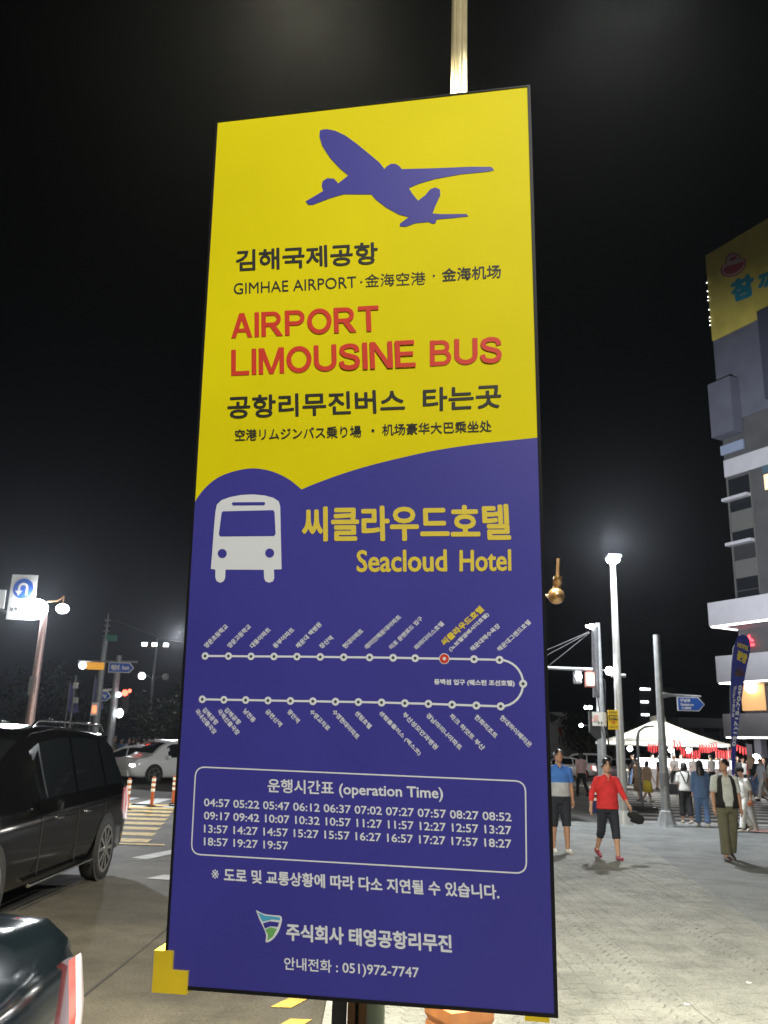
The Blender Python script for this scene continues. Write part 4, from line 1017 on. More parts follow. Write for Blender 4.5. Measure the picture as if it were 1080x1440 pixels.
strip_m = mat('soffit_light', (1, 1, 1), .5, emit=5, ecol=(1, .98, .95))
for px, y0, y1 in ((996, 848, 881), (1007, 923, 960), (1017, 1004, 1036)):
    ob, o, z0, z1 = slab('balcony_slab', px, y0, y1, slabm, 14.)
    mb = MB(); fbox(mb, .05, 13.9, z0-.09, z0-.01, o-.30, o-.10, strip_m); mb.build('soffit_light', ob)
    mb = MB(); fbox(mb, .05, .2, z0-.07, z0-.01, .3, o-.4, strip_m); mb.build('soffit_light', ob)
# window column: panes, panels and ledges of the tower
col = [(676, 700, dpan), (706, 722, dpan), (722, 750, gpan), (750, 764, dpan), (770, 790, mat('dim_glazing', (.04, .042, .045), .2)), (790, 815, gpan), (815, 832, dpan), (833, 842, dpan)]
for y0, y1, m in col:
    px = 1022+(y0-670)*.075
    z1 = Fs(px, y0, .03)[1]; z0 = Fs(px, y1, .03)[1]
    mb = MB(); fbox(mb, .25, 2.05, z0, z1, .02, .08, m); mb.build('pane' if m is not gpan else 'panel', bld, fix=True)
for y0 in (702, 766):
    z0 = Fs(1022, y0, .5)[1]; mb = MB(); fbox(mb, -.1, 2.1, z0-.1, z0+.12, .08, .55, slabm); mb.build('ledge', bld, fix=True)
for s_ in (.12, 2.1):
    mb = MB(); fbox(mb, s_, s_+.08, Fs(1030, 840)[1], Fs(1020, 672)[1], .01, .12, gpan); mb.build('mullion', bld, fix=True)
s_, z_ = Fs(1077, 678, .03); mb = MB(); fbox(mb, s_-.1, s_+3, z_-.55, z_+.55, .02, .06, mat('lit_window', (1, .8, .5), .5, emit=1.2, ecol=(1, .72, .35))); mb.build('window', bld)
s_, z_ = Fs(1077, 655, .03); mb = MB(); fbox(mb, s_-.3, s_+3, z_-.5, z_+.6, .02, .07, mat('dim_blue_glass', (.08, .14, .18), .2)); mb.build('window', bld)
s_, z_ = Fs(1052, 901, .2); 
mb = MB(); put_text(mb, '소', (s_-.25, z_-.4), (s_+.55, z_-.4), (s_-.25, z_+.4), lambda x, y, l: F3(x, y, .25+l*20), mat('neon_red', (1, .1, .1), .5, emit=5, ecol=(1, .04, .06)), bold=.06); mb.build('red_lettering', bld)
# lit room behind the second gap, and the open ground floor
s_, z_ = Fs(1058, 970, .0)
mb = MB(); fbox(mb, s_-.9, s_+1.0, z_-1.4, z_+1.3, .01, .06, mat('lit_room', (.6, .35, .15), .6, emit=.8, ecol=(.75, .42, .18))); lr = mb.build('lit_window', bld)
mb = MB(); mb.ball(F3(s_+.15, z_+.15, .3), .42, mat('room_lamp', (1, 1, 1), .5, emit=7, ecol=(1, .72, .45)), 14, 10); mb.build('lamp', lr)
for s0 in (.3, 4.5, 8.5):
    mb = MB(); fbox(mb, s0, s0+.55, 0, 3.9, -.9, -.3, mat('column_pale', (.42, .42, .52), .6)); mb.build('column', bld)
mb = MB(); fbox(mb, 0, 16, 0, 3.9, -12, -6, mat('shop_front', (.10, .12, .09), .6)); mb.build('shop_front', bld)

# ================================================================== FAR BUILDINGS
mural_w = mat('mural_white', (.40, .43, .42), .7, noisy=.08, scale=.4)
o0 = P(770, 1000, 78)
t = thing('building', (o0.x, 78, 0), 'low white building with dark arch and hanging red figure painted on its wall', 'building')
def pz(px, py, Y=78): p = P(px, py, Y); return (p.x-o0.x, p.z)
mb = MB()
x0_, _ = pz(768, 1000); x1_, zA = pz(797, 1002); x2_, zB = pz(812, 1024)
mb.box((x0_-6, 0, 0), (x1_, 9, zA), mural_w); mb.box((x1_, 0.004, 0), (x2_, 9, zB), mural_w); mb.build('wall', t)
def mural(pts, m, l, nm='painted_shape'):
    mb = MB(); mb.add([(pz(x, y)[0], -l, pz(x, y)[1]) for x, y in pts], [tuple(range(len(pts)))], m); mb.build(nm, t)
cm = lambda x, y: (760+x/6, 860+y/6)
mural([cm(*p) for p in [(76,850),(115,870),(165,885),(150,905),(120,925),(80,935)]], mat('mural_black', (.04, .045, .05), .8), .01)
mural([cm(*p) for p in [(148,975),(172,970),(188,1010),(186,1048),(165,1052),(152,1010)]], mat('mural_red', (.40, .05, .05), .8), .012)
mural([cm(*p) for p in [(158,1048),(168,1048),(164,1110),(152,1116)]], MT['mural_black'], .014)
mural([cm(*p) for p in [(180,1048),(188,1046),(192,1112),(184,1116)]], MT['mural_black'], .014)
mural([cm(*p) for p in [(76,925),(180,940),(250,1010),(240,1035),(150,960),(78,950)]], mat('mural_grey', (.27, .29, .29), .8), .008)
for k in range(4):
    z = zB*(.2+.2*k); mb = MB(); mb.box((x0_-5, -.02, z), (x2_, 0, z+.05), MT['mural_grey']); mb.build('wall_joint', t)
# dark far tower with lit strips
p = P(920, 1000, 140); t = thing('building', (p.x, 140, 0), 'far dark tower whose edge shows four lit strips left of the street sign pole', 'building')
dk = mat('far_dark', (.035, .038, .045), .8)
mb = MB(); mb.box((-2.2, 0, 0), (3.5, 12, P(920, 966, 140).z), dk); mb.build('wall', t)
for y in (969, 987, 1005, 1022):
    z = P(905, y, 140).z; mb = MB(); mb.box((-2.1, -.1, z-.14), (-.9+(1 if y == 969 else 0)*.4, 0, z+.14), lampsoft); mb.build('lit_strip', t)
p = P(1000, 1015, 100); t = thing('building', (p.x, 100, 0), 'low grey elevated hall behind the canopy, seen under the blue street sign', 'building')
mb = MB(); mb.box((-3.8, 0, P(1000, 1024, 100).z), (6, 12, P(1000, 1010, 100).z), mat('hall_grey', (.16, .17, .17), .8, noisy=.15)); mb.build('upper_storey', t)
for x in (-3.5, -1, 1.5, 4):
    mb = MB(); mb.box((x, 1, 0), (x+.5, 1.5, P(1000, 1024, 100).z), dk); mb.build('pillar', t)
mb = MB(); mb.box((-3.8, 6, 0), (6, 11, P(1000, 1026, 100).z-.1), dk); mb.build('ground_storey', t)
# dark block behind everything on the right
p = P(880, 1040, 160); t = thing('building', (p.x, 160, 0), 'unlit far block forming the dark skyline behind the lamp column', 'building')
mb = MB(); mb.box((-9, 0, 0), (12, 15, P(880, 1030, 160).z), dk); mb.build('wall', t)
mb = MB(); mb.box((-9.2, -.2, P(880, 1030, 160).z), (12.2, 15.2, P(880, 1030, 160).z+.5), mat('far_parapet', (.06, .06, .07), .8)); mb.build('parapet', t)

# ================================================================== CANOPY, LANTERNS, STALLS
tm = bpy.data.materials.new('canopy_fabric'); tm.use_nodes = True; nt = tm.node_tree; L_ = nt.links
pb = nt.nodes['Principled BSDF']; pb.inputs['Base Color'].default_value = (.82, .82, .78, 1); pb.inputs['Roughness'].default_value = .8
tr = nt.nodes.new('ShaderNodeBsdfTranslucent'); tr.inputs[0].default_value = (.82, .82, .76, 1); mx = nt.nodes.new('ShaderNodeMixShader'); mx.inputs[0].default_value = .55
L_.new(pb.outputs[0], mx.inputs[1]); L_.new(tr.outputs[0], mx.inputs[2]); L_.new(mx.outputs[0], nt.nodes['Material Output'].inputs['Surface'])
TY = 46.
c0 = P(950, 1043, TY); zE = P(950, 1044, TY-2.6).z; zP = P(946, 1011, TY).z; hw = (P(1027, 1043, TY-2.6).x-P(874, 1046, TY-2.6).x)/2
cxT = (P(1027, 1043, TY-2.6).x+P(874, 1046, TY-2.6).x)/2
t = thing('canopy_tent', (cxT, TY, 0), 'large white peaked canopy tent glowing from its own lights over the night market', 'tent')
mb = MB(); N = 10; vs = []; hd_ = 2.6
for k in range(N+1):
    u = k/N; s = 1-u; z = zE+(zP-zE)*(u**1.18); s = max(s, .07)
    for j in range(24):
        a = 2*PI*j/24+PI/4; q = max(abs(math.cos(a)), abs(math.sin(a))); vs.append((hw*s*math.cos(a)/q, hd_*s*math.sin(a)/q, z-.04*math.sin(PI*u)))
mb.add(vs, [(i*24+j, i*24+(j+1) % 24, (i+1)*24+(j+1) % 24, (i+1)*24+j) for i in range(N) for j in range(24)], tm, True)
mb.build('roof_fabric', t)
mb = MB(); mb.tube([(0, 0, zP-.15), (0, 0, zP+.10), (0, 0, zP+.16)], [.42, .38, .05], tm, 12); mb.build('peak_cap', t)
mb = MB(); vs = []
for j in range(24):
    a = 2*PI*j/24+PI/4; q = max(abs(math.cos(a)), abs(math.sin(a))); x, y = hw*math.cos(a)/q, hd_*math.sin(a)/q; vs += [(x, y, zE), (x, y, zE-.14-(.03 if j % 2 else 0))]
mb.add(vs, [(2*j, 2*((j+1) % 24), 2*((j+1) % 24)+1, 2*j+1) for j in range(24)], tm); mb.build('valance', t)
for sx in (-1, 1):
    for sy in (-1, 1):
        mb = MB(); mb.tube([(sx*(hw-.1), sy*(hd_-.1), 0), (sx*(hw-.1), sy*(hd_-.1), zE)], .035, white, 8); mb.build('pole', t)
for x in (-1.9, .2, 1.1):
    mb = MB(); mb.tube([(x, -1.2, zE-.02), (x, -1.2, zE-.25)], .015, black, 6); mb.ball((x, -1.2, zE-.36), .13, lampglow, 12, 8); mb.build('bulb', t)
lamp('POINT', (cxT-.8, TY-.6, zE-.25), 380, (1, .97, .9), .2); lamp('POINT', (cxT+1.2, TY-.3, zE-.2), 380, (1, .97, .9), .2)
lan_red = mat('lantern_red', (.8, .05, .05), .5, emit=.7, ecol=(1, .06, .07)); lan_wh = mat('lantern_white', (.9, .8, .75), .5, emit=.7, ecol=(1, .80, .72))
spots = []
for x0, x1, ya, yb, k in ((911, 925, 1051, 1051, 5), (947, 955, 1046, 1049, 3), (957, 982, 1057, 1061, 8), (983, 1006, 1052, 1050, 8), (1006, 1028, 1059, 1060, 7), (1035, 1052, 1051, 1056, 5)):
    for i in range(k):
        u = i/(k-1); spots.append((x0+(x1-x0)*u, ya+(yb-ya)*u+2.2*math.sin(PI*u)))
LY = 42.5
mb = MB(); mb.tube([(0, 0, .19), (.01, 0, .15), (.045, 0, .13), (.05, 0, 0), (.045, 0, -.13), (.01, 0, -.16)], [.01, .02, .034, .038, .034, .016], lan_red, 10)
mb.tube([(.050, 0, .13), (.056, 0, -.13)], .016, lan_wh, 8)
la0 = mb.build('paper_lantern'); 
for k, (x, y) in enumerate(spots):
    o = la0 if k == 0 else la0.copy()
    if k: COL.objects.link(o)
    o.location = P(x, y, LY); o.scale = (1, 1, random.uniform(1.0, 1.25)); o.rotation_euler = (0, R(random.uniform(-4, 4)), random.uniform(-.4, .4))
    lst = 0 if k < 5 else 1 if k < 8 else 2 if k < 16 else 3 if k < 24 else 4 if k < 31 else 5
    tag(o, 'narrow red and white lantern in the string '+['left of the street sign pole', 'just right of the street sign pole', 'above the woman in overalls', 'above the long-haired woman', 'above the head of the vest man', 'right of the feather banner'][lst], 'lantern', 'red and white lanterns strung at the market')
mb = MB()
for a, b_ in ((0, 4), (5, 7), (8, 15), (16, 23), (24, 30), (31, 35)):
    pts = [P(spots[i][0], spots[i][1]-6, LY) for i in range(a, min(b_, len(spots)-1)+1)]; mb.tube(pts, .01, black, 5)
tag(mb.build('lantern_cord'), 'thin dark cord from which the red and white lanterns hang', 'cord')
counter_g = mat('stall_light', (1, 1, 1), .5, emit=1.4, ecol=(.95, .97, 1))
for px, w, lab in ((926, 2.0, 'small lit white market stall left under the canopy'), (990, 3.2, 'wide lit white market stall right under the canopy')):
    p = P(px, 1070, 45.4); t = thing('market_stall', (p.x, 45.4, 0), lab, 'stall')
    mb = MB(); mb.box((-w/2, -.4, 0), (w/2, .4, .95), mat('stall_cloth', (.65, .65, .66), .8, noisy=.1)); mb.build('counter', t)
    mb = MB(); mb.box((-w/2, .35, 1.02), (w/2, .45, 1.45), counter_g); mb.build('lit_panel', t)
    for x in (-w/2+.05, w/2-.05):
        mb = MB(); mb.tube([(x, .4, .95), (x, .4, 1.95)], .03, steel, 8); mb.build('upright', t)
B = pole_at(1066, 1100, 40, 0); t = thing('globe_lamp', B, 'white globe lamp on a short post at the right, under the lowest balcony', 'lamp')
mb = MB(); mb.tube([(0, 0, 0), (0, 0, P(1066, 1074, 40).z)], .04, steel, 8); mb.build('post', t)
mb = MB(); mb.ball((0, 0, P(1066, 1067, 40).z), .20, lampglow, 14, 10); mb.build('globe', t)
lamp('POINT', (B.x-.3, 39.4, 2.6), 260, (1, .96, .9), .15)
B = pole_at(1054, 1100, 38, 0); t = thing('notice_board', B, 'pale narrow notice board on a pole right of the feather banner', 'board')
mb = MB(); mb.tube([(0, 0, 0), (0, 0, P(1053, 1045, 38).z)], .03, steel, 8); mb.build('pole', t)
g = rel(1053.5, 1055, 38, B); mb = MB(); rectp(mb, (g.x, -.05, g.z), .22, .5, mat('board_lilac', (.55, .48, .55), .6)); mb.build('panel', t)
g = rel(1055, 1072, 38, B); mb = MB(); rectp(mb, (g.x, -.05, g.z), .24, .55, mat('board_tan', (.55, .42, .28), .6)); mb.build('panel', t)
B = pole_at(875, 1090, 48, 0); t = thing('red_banner', B, 'slim dark red banner on a pole between the lamp column and the canopy', 'banner')
zt = P(875, 1006, 48).z; mb = MB(); mb.tube([(0, 0, 0), (.0, 0, zt)], .03, steel, 8); mb.build('pole', t)
mb = MB(); mb.add([(0, -.04, zt), (.02, -.04, zt-1.2), (-.28, -.02, zt-1.15), (-.2, -.02, zt-.1)], [(0, 1, 2, 3)], mat('banner_red', (.35, .05, .05), .7)); mb.build('cloth', t)
B = pole_at(852, 1088, 52, 0); t = thing('slim_pole', B, 'slim unlit pole with a small round fitting between signal pole and lamp column', 'pole')
zt = P(850, 975, 52).z; taper_pole(t, zt, .07, .05, mat('pole_brown', (.20, .16, .13), .6)); mb = MB(); mb.ball((-.15, 0, P(848, 991, 52).z), .16, MT['pole_brown'], 10, 8); mb.build('fitting', t)

# taxi sign cap
p = P(237, 1047, 41); mb = MB(); mb.box((-.36, -.14, -.12), (.36, .14, .10), mat('taxi_cap_glow', (1, 1, 1), .5, emit=8, ecol=(.95, .96, 1)), bev=.05); o = mb.build('roof_sign'); o.location = (p.x, 41, p.z)
tag(o, 'glowing white roof box above the cars beside the bus stop board', 'roof sign')

# ================================================================== TREES
leaf1 = mat('foliage_dark', (.018, .030, .012), .9, spec=.1); leaf2 = mat('foliage_olive', (.034, .040, .016), .9, spec=.1); bark = mat('bark', (.07, .05, .035), .9, noisy=.3, bump=.4)
def tree(x, y, h, r, lab, n=900, seed=1, cat='tree'):
    rnd = random.Random(seed); t = thing('street_tree', (x, y, 0), lab, cat, 'dark trees beyond the junction')
    mb = MB(); lean = rnd.uniform(-.2, .2); mb.tube([(0, 0, 0), (lean*.3, 0, h*.3), (lean, .1, h*.62)], [.20, .15, .07], bark, 8)
    for k in range(6):
        a = rnd.uniform(0, 2*PI); z = h*rnd.uniform(.30, .5); mb.tube([(lean*.4, 0, z), (r*.45*math.cos(a), r*.45*math.sin(a), z+h*.15), (r*.8*math.cos(a), r*.8*math.sin(a), z+h*.25)], [.07, .05, .02], bark, 5)
    mb.build('trunk', t)
    cl = [(rnd.uniform(-.7, .7)*r, rnd.uniform(-.7, .7)*r, h*rnd.uniform(.42, .92), r*rnd.uniform(.28, .5)) for _ in range(14)]
    mb = MB()
    for _ in range(n):
        cx, cy, cz, cr = rnd.choice(cl); d = Vector((rnd.gauss(0, 1), rnd.gauss(0, 1), rnd.gauss(0, .8))).normalized()*cr*rnd.uniform(.5, 1.05)
        c = Vector((cx, cy, cz))+d; a = Vector((rnd.gauss(0, 1), rnd.gauss(0, 1), rnd.gauss(0, 1))).normalized(); b_ = a.orthogonal().normalized(); s = rnd.uniform(.09, .2)
        mb.add([c-a*s, c+b_*s*.45, c+a*s, c-b_*s*.45], [(0, 1, 2, 3)], leaf1 if rnd.random() < .6 else leaf2)
    mb.build('crown', t); return t
td = [(-21, 52, 5.5, 2.4, 'dark tree at the far left above the black car roof'), (-17.6, 54, 4.8, 2.2, 'dark tree between the purple banners and the ribbed pole'),
      (-14.2, 56, 4.3, 2.0, 'dark rounded tree directly behind the two signal poles'), (-11.6, 55, 4.9, 2.2, 'dark tree behind the white cars, left of the distant mast'),
      (-8.6, 57, 5.2, 2.4, 'dark tree just left of the bus stop board'), (-5, 56, 5.0, 2.4, 'dark tree hidden mostly behind the bus stop board'),
      (16.5, 68, 4.6, 2.4, 'dark tree behind the lamp column on the right'), (19.0, 70, 4.2, 2.3, 'dark tree at the left edge of the white canopy'), (10.2, 66, 3.6, 1.6, 'small dark tree beside the man in the blue polo')]
for k, (x, y, h, r_, lab) in enumerate(td): tree(x, y, h, r_, lab, 1100, k+3)

# ================================================================== PEOPLE
def eloft(mb, rings, m, n=14):
    """rings: (centre, rx, ry) horizontal ellipses"""
    vs = []
    for c, rx, ry in rings: vs += [(c[0]+rx*math.cos(2*PI*j/n), c[1]+ry*math.sin(2*PI*j/n), c[2]) for j in range(n)]
    k = len(rings)
    mb.add(vs, [(i*n+j, i*n+(j+1) % n, (i+1)*n+(j+1) % n, (i+1)*n+j) for i in range(k-1) for j in range(n)]+[tuple(range(n))[::-1], tuple((k-1)*n+j for j in range(n))], m, True)
def fuse(mb, name, parent, vox, m, smooth=2):
    o = mb.build(name, None, fix=True); md = o.modifiers.new('r', 'REMESH'); md.mode = 'VOXEL'; md.voxel_size = vox; md.use_smooth_shade = True
    if smooth: s = o.modifiers.new('s', 'SMOOTH'); s.factor = .5; s.iterations = smooth
    me = bpy.data.meshes.new_from_object(o.evaluated_get(bpy.context.evaluated_depsgraph_get()))
    bpy.data.objects.remove(o); me.materials.clear()
    for q in (m if isinstance(m, (list, tuple)) else [m]): me.materials.append(q)
    for p in me.polygons: p.use_smooth = True
    o = bpy.data.objects.new(name, me); COL.objects.link(o); o.parent = parent; return o
def cloth(name, c): return mat('cloth_'+name, c, .85, noisy=.16, scale=9, bump=1.0)
skin_m = mat('skin', (.50, .29, .20), .55); skin2 = mat('skin_tan', (.42, .23, .15), .55)
hair_m = mat('hair_black', (.012, .010, .010), .45); eye_m = mat('eye_dark', (.02, .015, .012), .4); lip_m = mat('lips', (.40, .14, .12), .5)
def person(loc, rz, label, H=1.7, fat=1., legs=((18, 8), (-16, 22)), arms=((-15, 15), (15, 20)), top=None, sleeve=.45, bottom=None, blen=1., flare=0., shoes=None,
           hair='short', fine=False, split=None, vest=None, stripes=None, turn=0., hem=.90, shirt_loose=.02, skirt=None, straps=None, cap=None, socks=None, skn=None, out=8):
    k = H/1.7; sk = skn or skin_m
    t = thing('person', loc, label, 'person', None, rz)
    vox = .009 if fine else .024
    def S(p): return (p[0]*k, p[1]*k, p[2]*k)
    # legs
    lg = []
    for sgn, (a, b) in zip((-1, 1), legs):
        hip = Vector((sgn*.092, 0, .90)); a_, b_ = R(a), R(a-b)
        kn = hip+Vector((sgn*.01, math.sin(a_), -math.cos(a_)))*.42; an = kn+Vector((0, math.sin(b_), -math.cos(b_)))*.40
        lg.append([hip, kn, an, R(max(-35, a-b)*.6)])
    zmin = min(l[2].z for l in lg)-.075
    for l in lg:
        for i in range(3): l[i] = l[i]-Vector((0, 0, zmin))
    dz = -zmin
    ar = []
    for sgn, (a, e) in zip((-1, 1), arms):
        sh = Vector((sgn*.175*(.9+.1*fat), 0, 1.375+dz)); a_ = R(a); o_ = math.sin(R(out))
        el = sh+Vector((sgn*o_, math.sin(a_), -math.cos(a_))).normalized()*.275
        wr = el+Vector((sgn*o_*.4, math.sin(R(a+e)), -math.cos(R(a+e)))).normalized()*.245
        ar.append([sh, el, wr])
    mb = MB()
    Z = lambda z: z+dz
    f = fat
    eloft(mb, [(S((0, 0, Z(.84))), .13*f*k, .09*f*k), (S((0, 0, Z(.92))), .155*f*k, .105*f*k), (S((0, .005, Z(1.05))), .13*f*k, .095*f*k), (S((0, 0, Z(1.22))), .15*f*k, .105*f*k), (S((0, -.01, Z(1.35))), .155*k, .085*k), (S((0, -.01, Z(1.42))), .08*k, .06*k)], sk, 18)
    mb.tube([S((0, -.01, Z(1.38))), S((0, .0, Z(1.47))), S((0, .01, Z(1.54)))], [.065*k, .052*k, .05*k], sk, 12)
    M = Matrix.Rotation(R(turn), 3, 'Z'); hc = Vector((0, .015, Z(1.60)))
    def Hh(x, y, z): v = M @ Vector((x, y, z)); return S(hc+v)
    hrings = [(-.105, .035, .045, .035), (-.085, .052, .066, .022), (-.05, .066, .082, .008), (0, .074, .092, 0), (.045, .073, .092, -.004), (.08, .055, .072, -.006), (.10, .025, .035, -.006)]
    vs = []; n = 16
    for z, rx, ry, yo in hrings:
        for j in range(n):
            a = 2*PI*j/n; vs.append(Hh(rx*math.cos(a), yo+ry*math.sin(a), z))
    mb.add(vs, [(i*n+j, i*n+(j+1) % n, (i+1)*n+(j+1) % n, (i+1)*n+j) for i in range(6) for j in range(n)]+[tuple(range(n))[::-1], tuple(6*n+j for j in range(n))], sk, True)
    mb.ball(Hh(0, .096, -.015), .015*k, sk, 8, 6, (.8, 1, 1.5)); mb.ball(Hh(.074, 0, -.01), .02*k, sk, 8, 6, (.5, .8, 1.3)); mb.ball(Hh(-.074, 0, -.01), .02*k, sk, 8, 6, (.5, .8, 1.3))
    for sgn, (sh, el, wr) in zip((-1, 1), ar):
        mb.tube([S(sh), S(sh.lerp(el, .5)), S(el), S(el.lerp(wr, .35)), S(wr)], [.052*k, .045*k, .037*k, .038*k, .025*k], sk, 10)
        d = (wr-el).normalized(); side = Vector((0, 1, 0)) if abs(d.y) < .8 else Vector((0, 0, 1)); side = (side-d*side.dot(d)).normalized(); nrm = d.cross(side)
        pc = wr+d*.045
        mb.tube([S(wr), S(wr+d*.03), S(wr+d*.085)], [.024*k, .034*k, .030*k], sk, 8)
        if fine:
            for q, (of, ln) in enumerate(((-.030, .062), (-.010, .074), (.010, .070), (.028, .056))):
                b0 = wr+d*.075+side*(-of); p1 = b0+d*ln*.55-nrm*sgn*.006; p2 = p1+(d*.75-nrm*sgn*.65).normalized()*ln*.5
                mb.tube([S(b0), S(p1), S(p2)], [.0105*k, .0098*k, .0085*k], sk, 8)
            b0 = wr+d*.03+side*.026; mb.tube([S(b0), S(b0+d*.03+side*.02), S(b0+d*.06+side*.022)], [.012*k, .0105*k, .009*k], sk, 8)
        else: mb.tube([S(wr+d*.07), S(wr+d*.15)], [.026*k, .018*k], sk, 6)
    for hip, kn, an, fa in lg:
        mb.tube([S(hip), S(hip.lerp(kn, .5)), S(kn), S(kn.lerp(an, .3)), S(an)], [.085*f*k, .072*f*k, .052*k, .056*k, .034*k], sk, 12)
        fd = Vector((0, math.cos(fa), math.sin(fa))); mb.tube([S(an), S(an-Vector((0, 0, .04))+fd*.04), S(an-Vector((0, 0, .055))+fd*.15)], [.034*k, .036*k, .022*k], sk, 8)
    fuse(mb, 'body', t, vox, sk, 2 if fine else 1)
    if fine:
        for sgn in (-1, 1):
            mb = MB(); mb.ball(Hh(sgn*.030, .083, .012), .0095*k, eye_m, 8, 6, (1.5, .7, .7)); mb.build('eye', t)
            mb = MB(); mb.tube([Hh(sgn*.015, .089, .032), Hh(sgn*.030, .087, .037), Hh(sgn*.047, .074, .030)], .0045*k, hair_m, 6); mb.build('eyebrow', t)
        mb = MB(); mb.ball(Hh(0, .086, -.055), .018*k, lip_m, 8, 6, (1.1, .45, .35)); mb.build('mouth', t)
    # hair
    mb = MB()
    if hair != 'none':
        vs = []; nu, nv = 16, 9
        for i in range(nv+1):
            ph = (PI*.62)*i/nv
            for j in range(nu):
                th = 2*PI*j/nu; fr = max(0, math.sin(th)); lim = ph*(1-.42*fr**1.5)
                x, y, z = math.sin(lim)*math.cos(th)*.089, math.sin(lim)*math.sin(th)*.101-.008, math.cos(lim)*.102+.006
                vs.append(Hh(x, y, z))
        for i in range(nv+1):
            ph = (PI*.62)*i/nv
            for j in range(nu):
                th = 2*PI*j/nu; fr = max(0, math.sin(th)); lim = ph*(1-.42*fr**1.5)
                vs.append(Hh(math.sin(lim)*math.cos(th)*.07, math.sin(lim)*math.sin(th)*.086-.004, math.cos(lim)*.09+.008))
        fs = [(i*nu+j, (i+1)*nu+j, (i+1)*nu+(j+1) % nu, i*nu+(j+1) % nu) for i in range(nv) for j in range(nu)]
        fs += [(nv*nu+j, (nv+1)*nu+nv*nu+j, (nv+1)*nu+nv*nu+(j+1) % nu, nv*nu+(j+1) % nu) for j in range(nu)]
        mb.add(vs, fs, hair_m, True)
        if hair == 'long':
            r_ = [(Hh(0, -.03, .02), .085*k, .06*k), (Hh(0, -.05, -.08), .095*k, .055*k), (Hh(0, -.085, -.22), .11*k, .045*k), (Hh(0, -.10, -.38), .10*k, .035*k), (Hh(0, -.105, -.50), .05*k, .02*k)]
            eloft(mb, r_[::-1], hair_m)
        if hair == 'bob': eloft(mb, [(Hh(0, -.03, -.14), .085*k, .05*k), (Hh(0, -.03, -.08), .100*k, .08*k), (Hh(0, -.025, .02), .098*k, .09*k), (Hh(0, -.02, .08), .07*k, .07*k)], hair_m)
        if hair == 'bun': mb.ball(Hh(0, -.03, .09), .06*k, hair_m, 12, 8, (1.2, 1.1, .8)); mb.ball(Hh(0, -.085, -.02), .05*k, hair_m, 10, 8)
        mb.build('hair', t)
    if cap: 
        mb = MB(); mb.ball(Hh(0, -.005, .045), .105*k, cap, 14, 8, (.95, 1.05, .75)); mb.tube([Hh(0, .05, .05), Hh(0, .17, .035)], [.075*k, .055*k], cap, 12); mb.build('cap', t)
    # shirt
    if top is not None:
        mb = MB(); l = shirt_loose
        eloft(mb, [(S((0, 0, Z(hem))), (.165*f+l)*k, (.118*f+l)*k), (S((0, .005, Z(1.03))), (.150*f+l)*k, (.118*f+l)*k), (S((0, 0, Z(1.22))), (.158*f+l*.6)*k, (.112*f+l*.5)*k), (S((0, -.01, Z(1.34))), (.165+l*.3)*k, .098*k), (S((0, -.01, Z(1.405))), .125*k, .078*k), (S((0, -.01, Z(1.445))), .075*k, .062*k)], top, 20)
        for sh, el, wr in ar:
            pth = [sh, el, wr]; q = []
            if sleeve <= .5: e = sh.lerp(el, sleeve*2); pts = [sh-Vector((sh.x*.25, 0, -.0)), sh, e]; rr2 = [.062, .064, .058]
            else: e = el.lerp(wr, sleeve*2-1); pts = [sh-Vector((sh.x*.25, 0, 0)), sh, el, e]; rr2 = [.062, .062, .052, .046]
            mb.tube([S(p_) for p_ in pts], [r*k for r in rr2], top, 12)
        mats_ = [top]+([split[1]] if split else [])+([stripes] if stripes else [])
        so = fuse(mb, 'shirt', t, .014 if fine else .024, mats_, 2 if fine else 1)
        if split:
            for p_ in so.data.polygons:
                if p_.center.z < S((0, 0, Z(split[0])))[2]: p_.material_index = 1
        if stripes:
            for p_ in so.data.polygons:
                if abs((p_.center.z/k) % .075) < .008: p_.material_index = 1
        if fine:
            mb = MB(); nk = [(-.038, 1.438), (.038, 1.438), (0, 1.345 if blen < .9 and split is None else 1.38)]
            mb.add([S((x, .078+(.012 if z < 1.4 else -.018)+l*.1, Z(z))) for x, z in nk], [(0, 1, 2)], sk); mb.build('open_neckline', t)
            for sgn in (-1, 1):
                mb = MB(); mb.tube([S((sgn*.06, .03, Z(1.452))), S((sgn*.045, .075, Z(1.43))), S((sgn*.012, .098, Z(1.385)))], [.012*k, .013*k, .010*k], top, 8); mb.build('collar', t)
    # trousers
    if bottom is not None:
        mb = MB()
        eloft(mb, [(S((0, 0, Z(.80))), .15*f*k, .105*f*k), (S((0, 0, Z(.90))), .172*f*k, .122*f*k), (S((0, 0, Z(1.0))), .150*f*k, .112*f*k)], bottom, 18)
        for hip, kn, an, fa in lg:
            if blen < .5: e = hip.lerp(kn, blen*2); pts = [hip, e]; rr2 = [.098*f, .088+flare]
            else: e = kn.lerp(an, blen*2-1); pts = [hip, kn, e]; rr2 = [.098*f, .072+flare*.4, .058+flare]
            mb.tube([S(p_) for p_ in pts], [r*k for r in rr2], bottom, 14)
        fuse(mb, 'trousers', t, .014 if fine else .024, bottom, 2 if fine else 1)
    if skirt is not None:
        mb = MB(); eloft(mb, [(S((0, 0, Z(.42))), .24*k, .20*k), (S((0, 0, Z(.7))), .21*k, .17*k), (S((0, 0, Z(1.02))), .14*k, .11*k)], skirt, 20); mb.build('skirt', t)
    sm_ = shoes or black
    for hip, kn, an, fa in lg:
        mb = MB(); fd = Vector((0, math.cos(fa), math.sin(fa))); o_ = an
        mb.tube([S(o_+Vector((0, -.03, .0))), S(o_+Vector((0, -.015, -.04))+fd*.0), S(o_+Vector((0, 0, -.045))+fd*.09), S(o_+Vector((0, 0, -.055))+fd*.18)], [.040*k, .046*k, .040*k, .026*k], sm_, 12)
        mb.build('shoe', t)
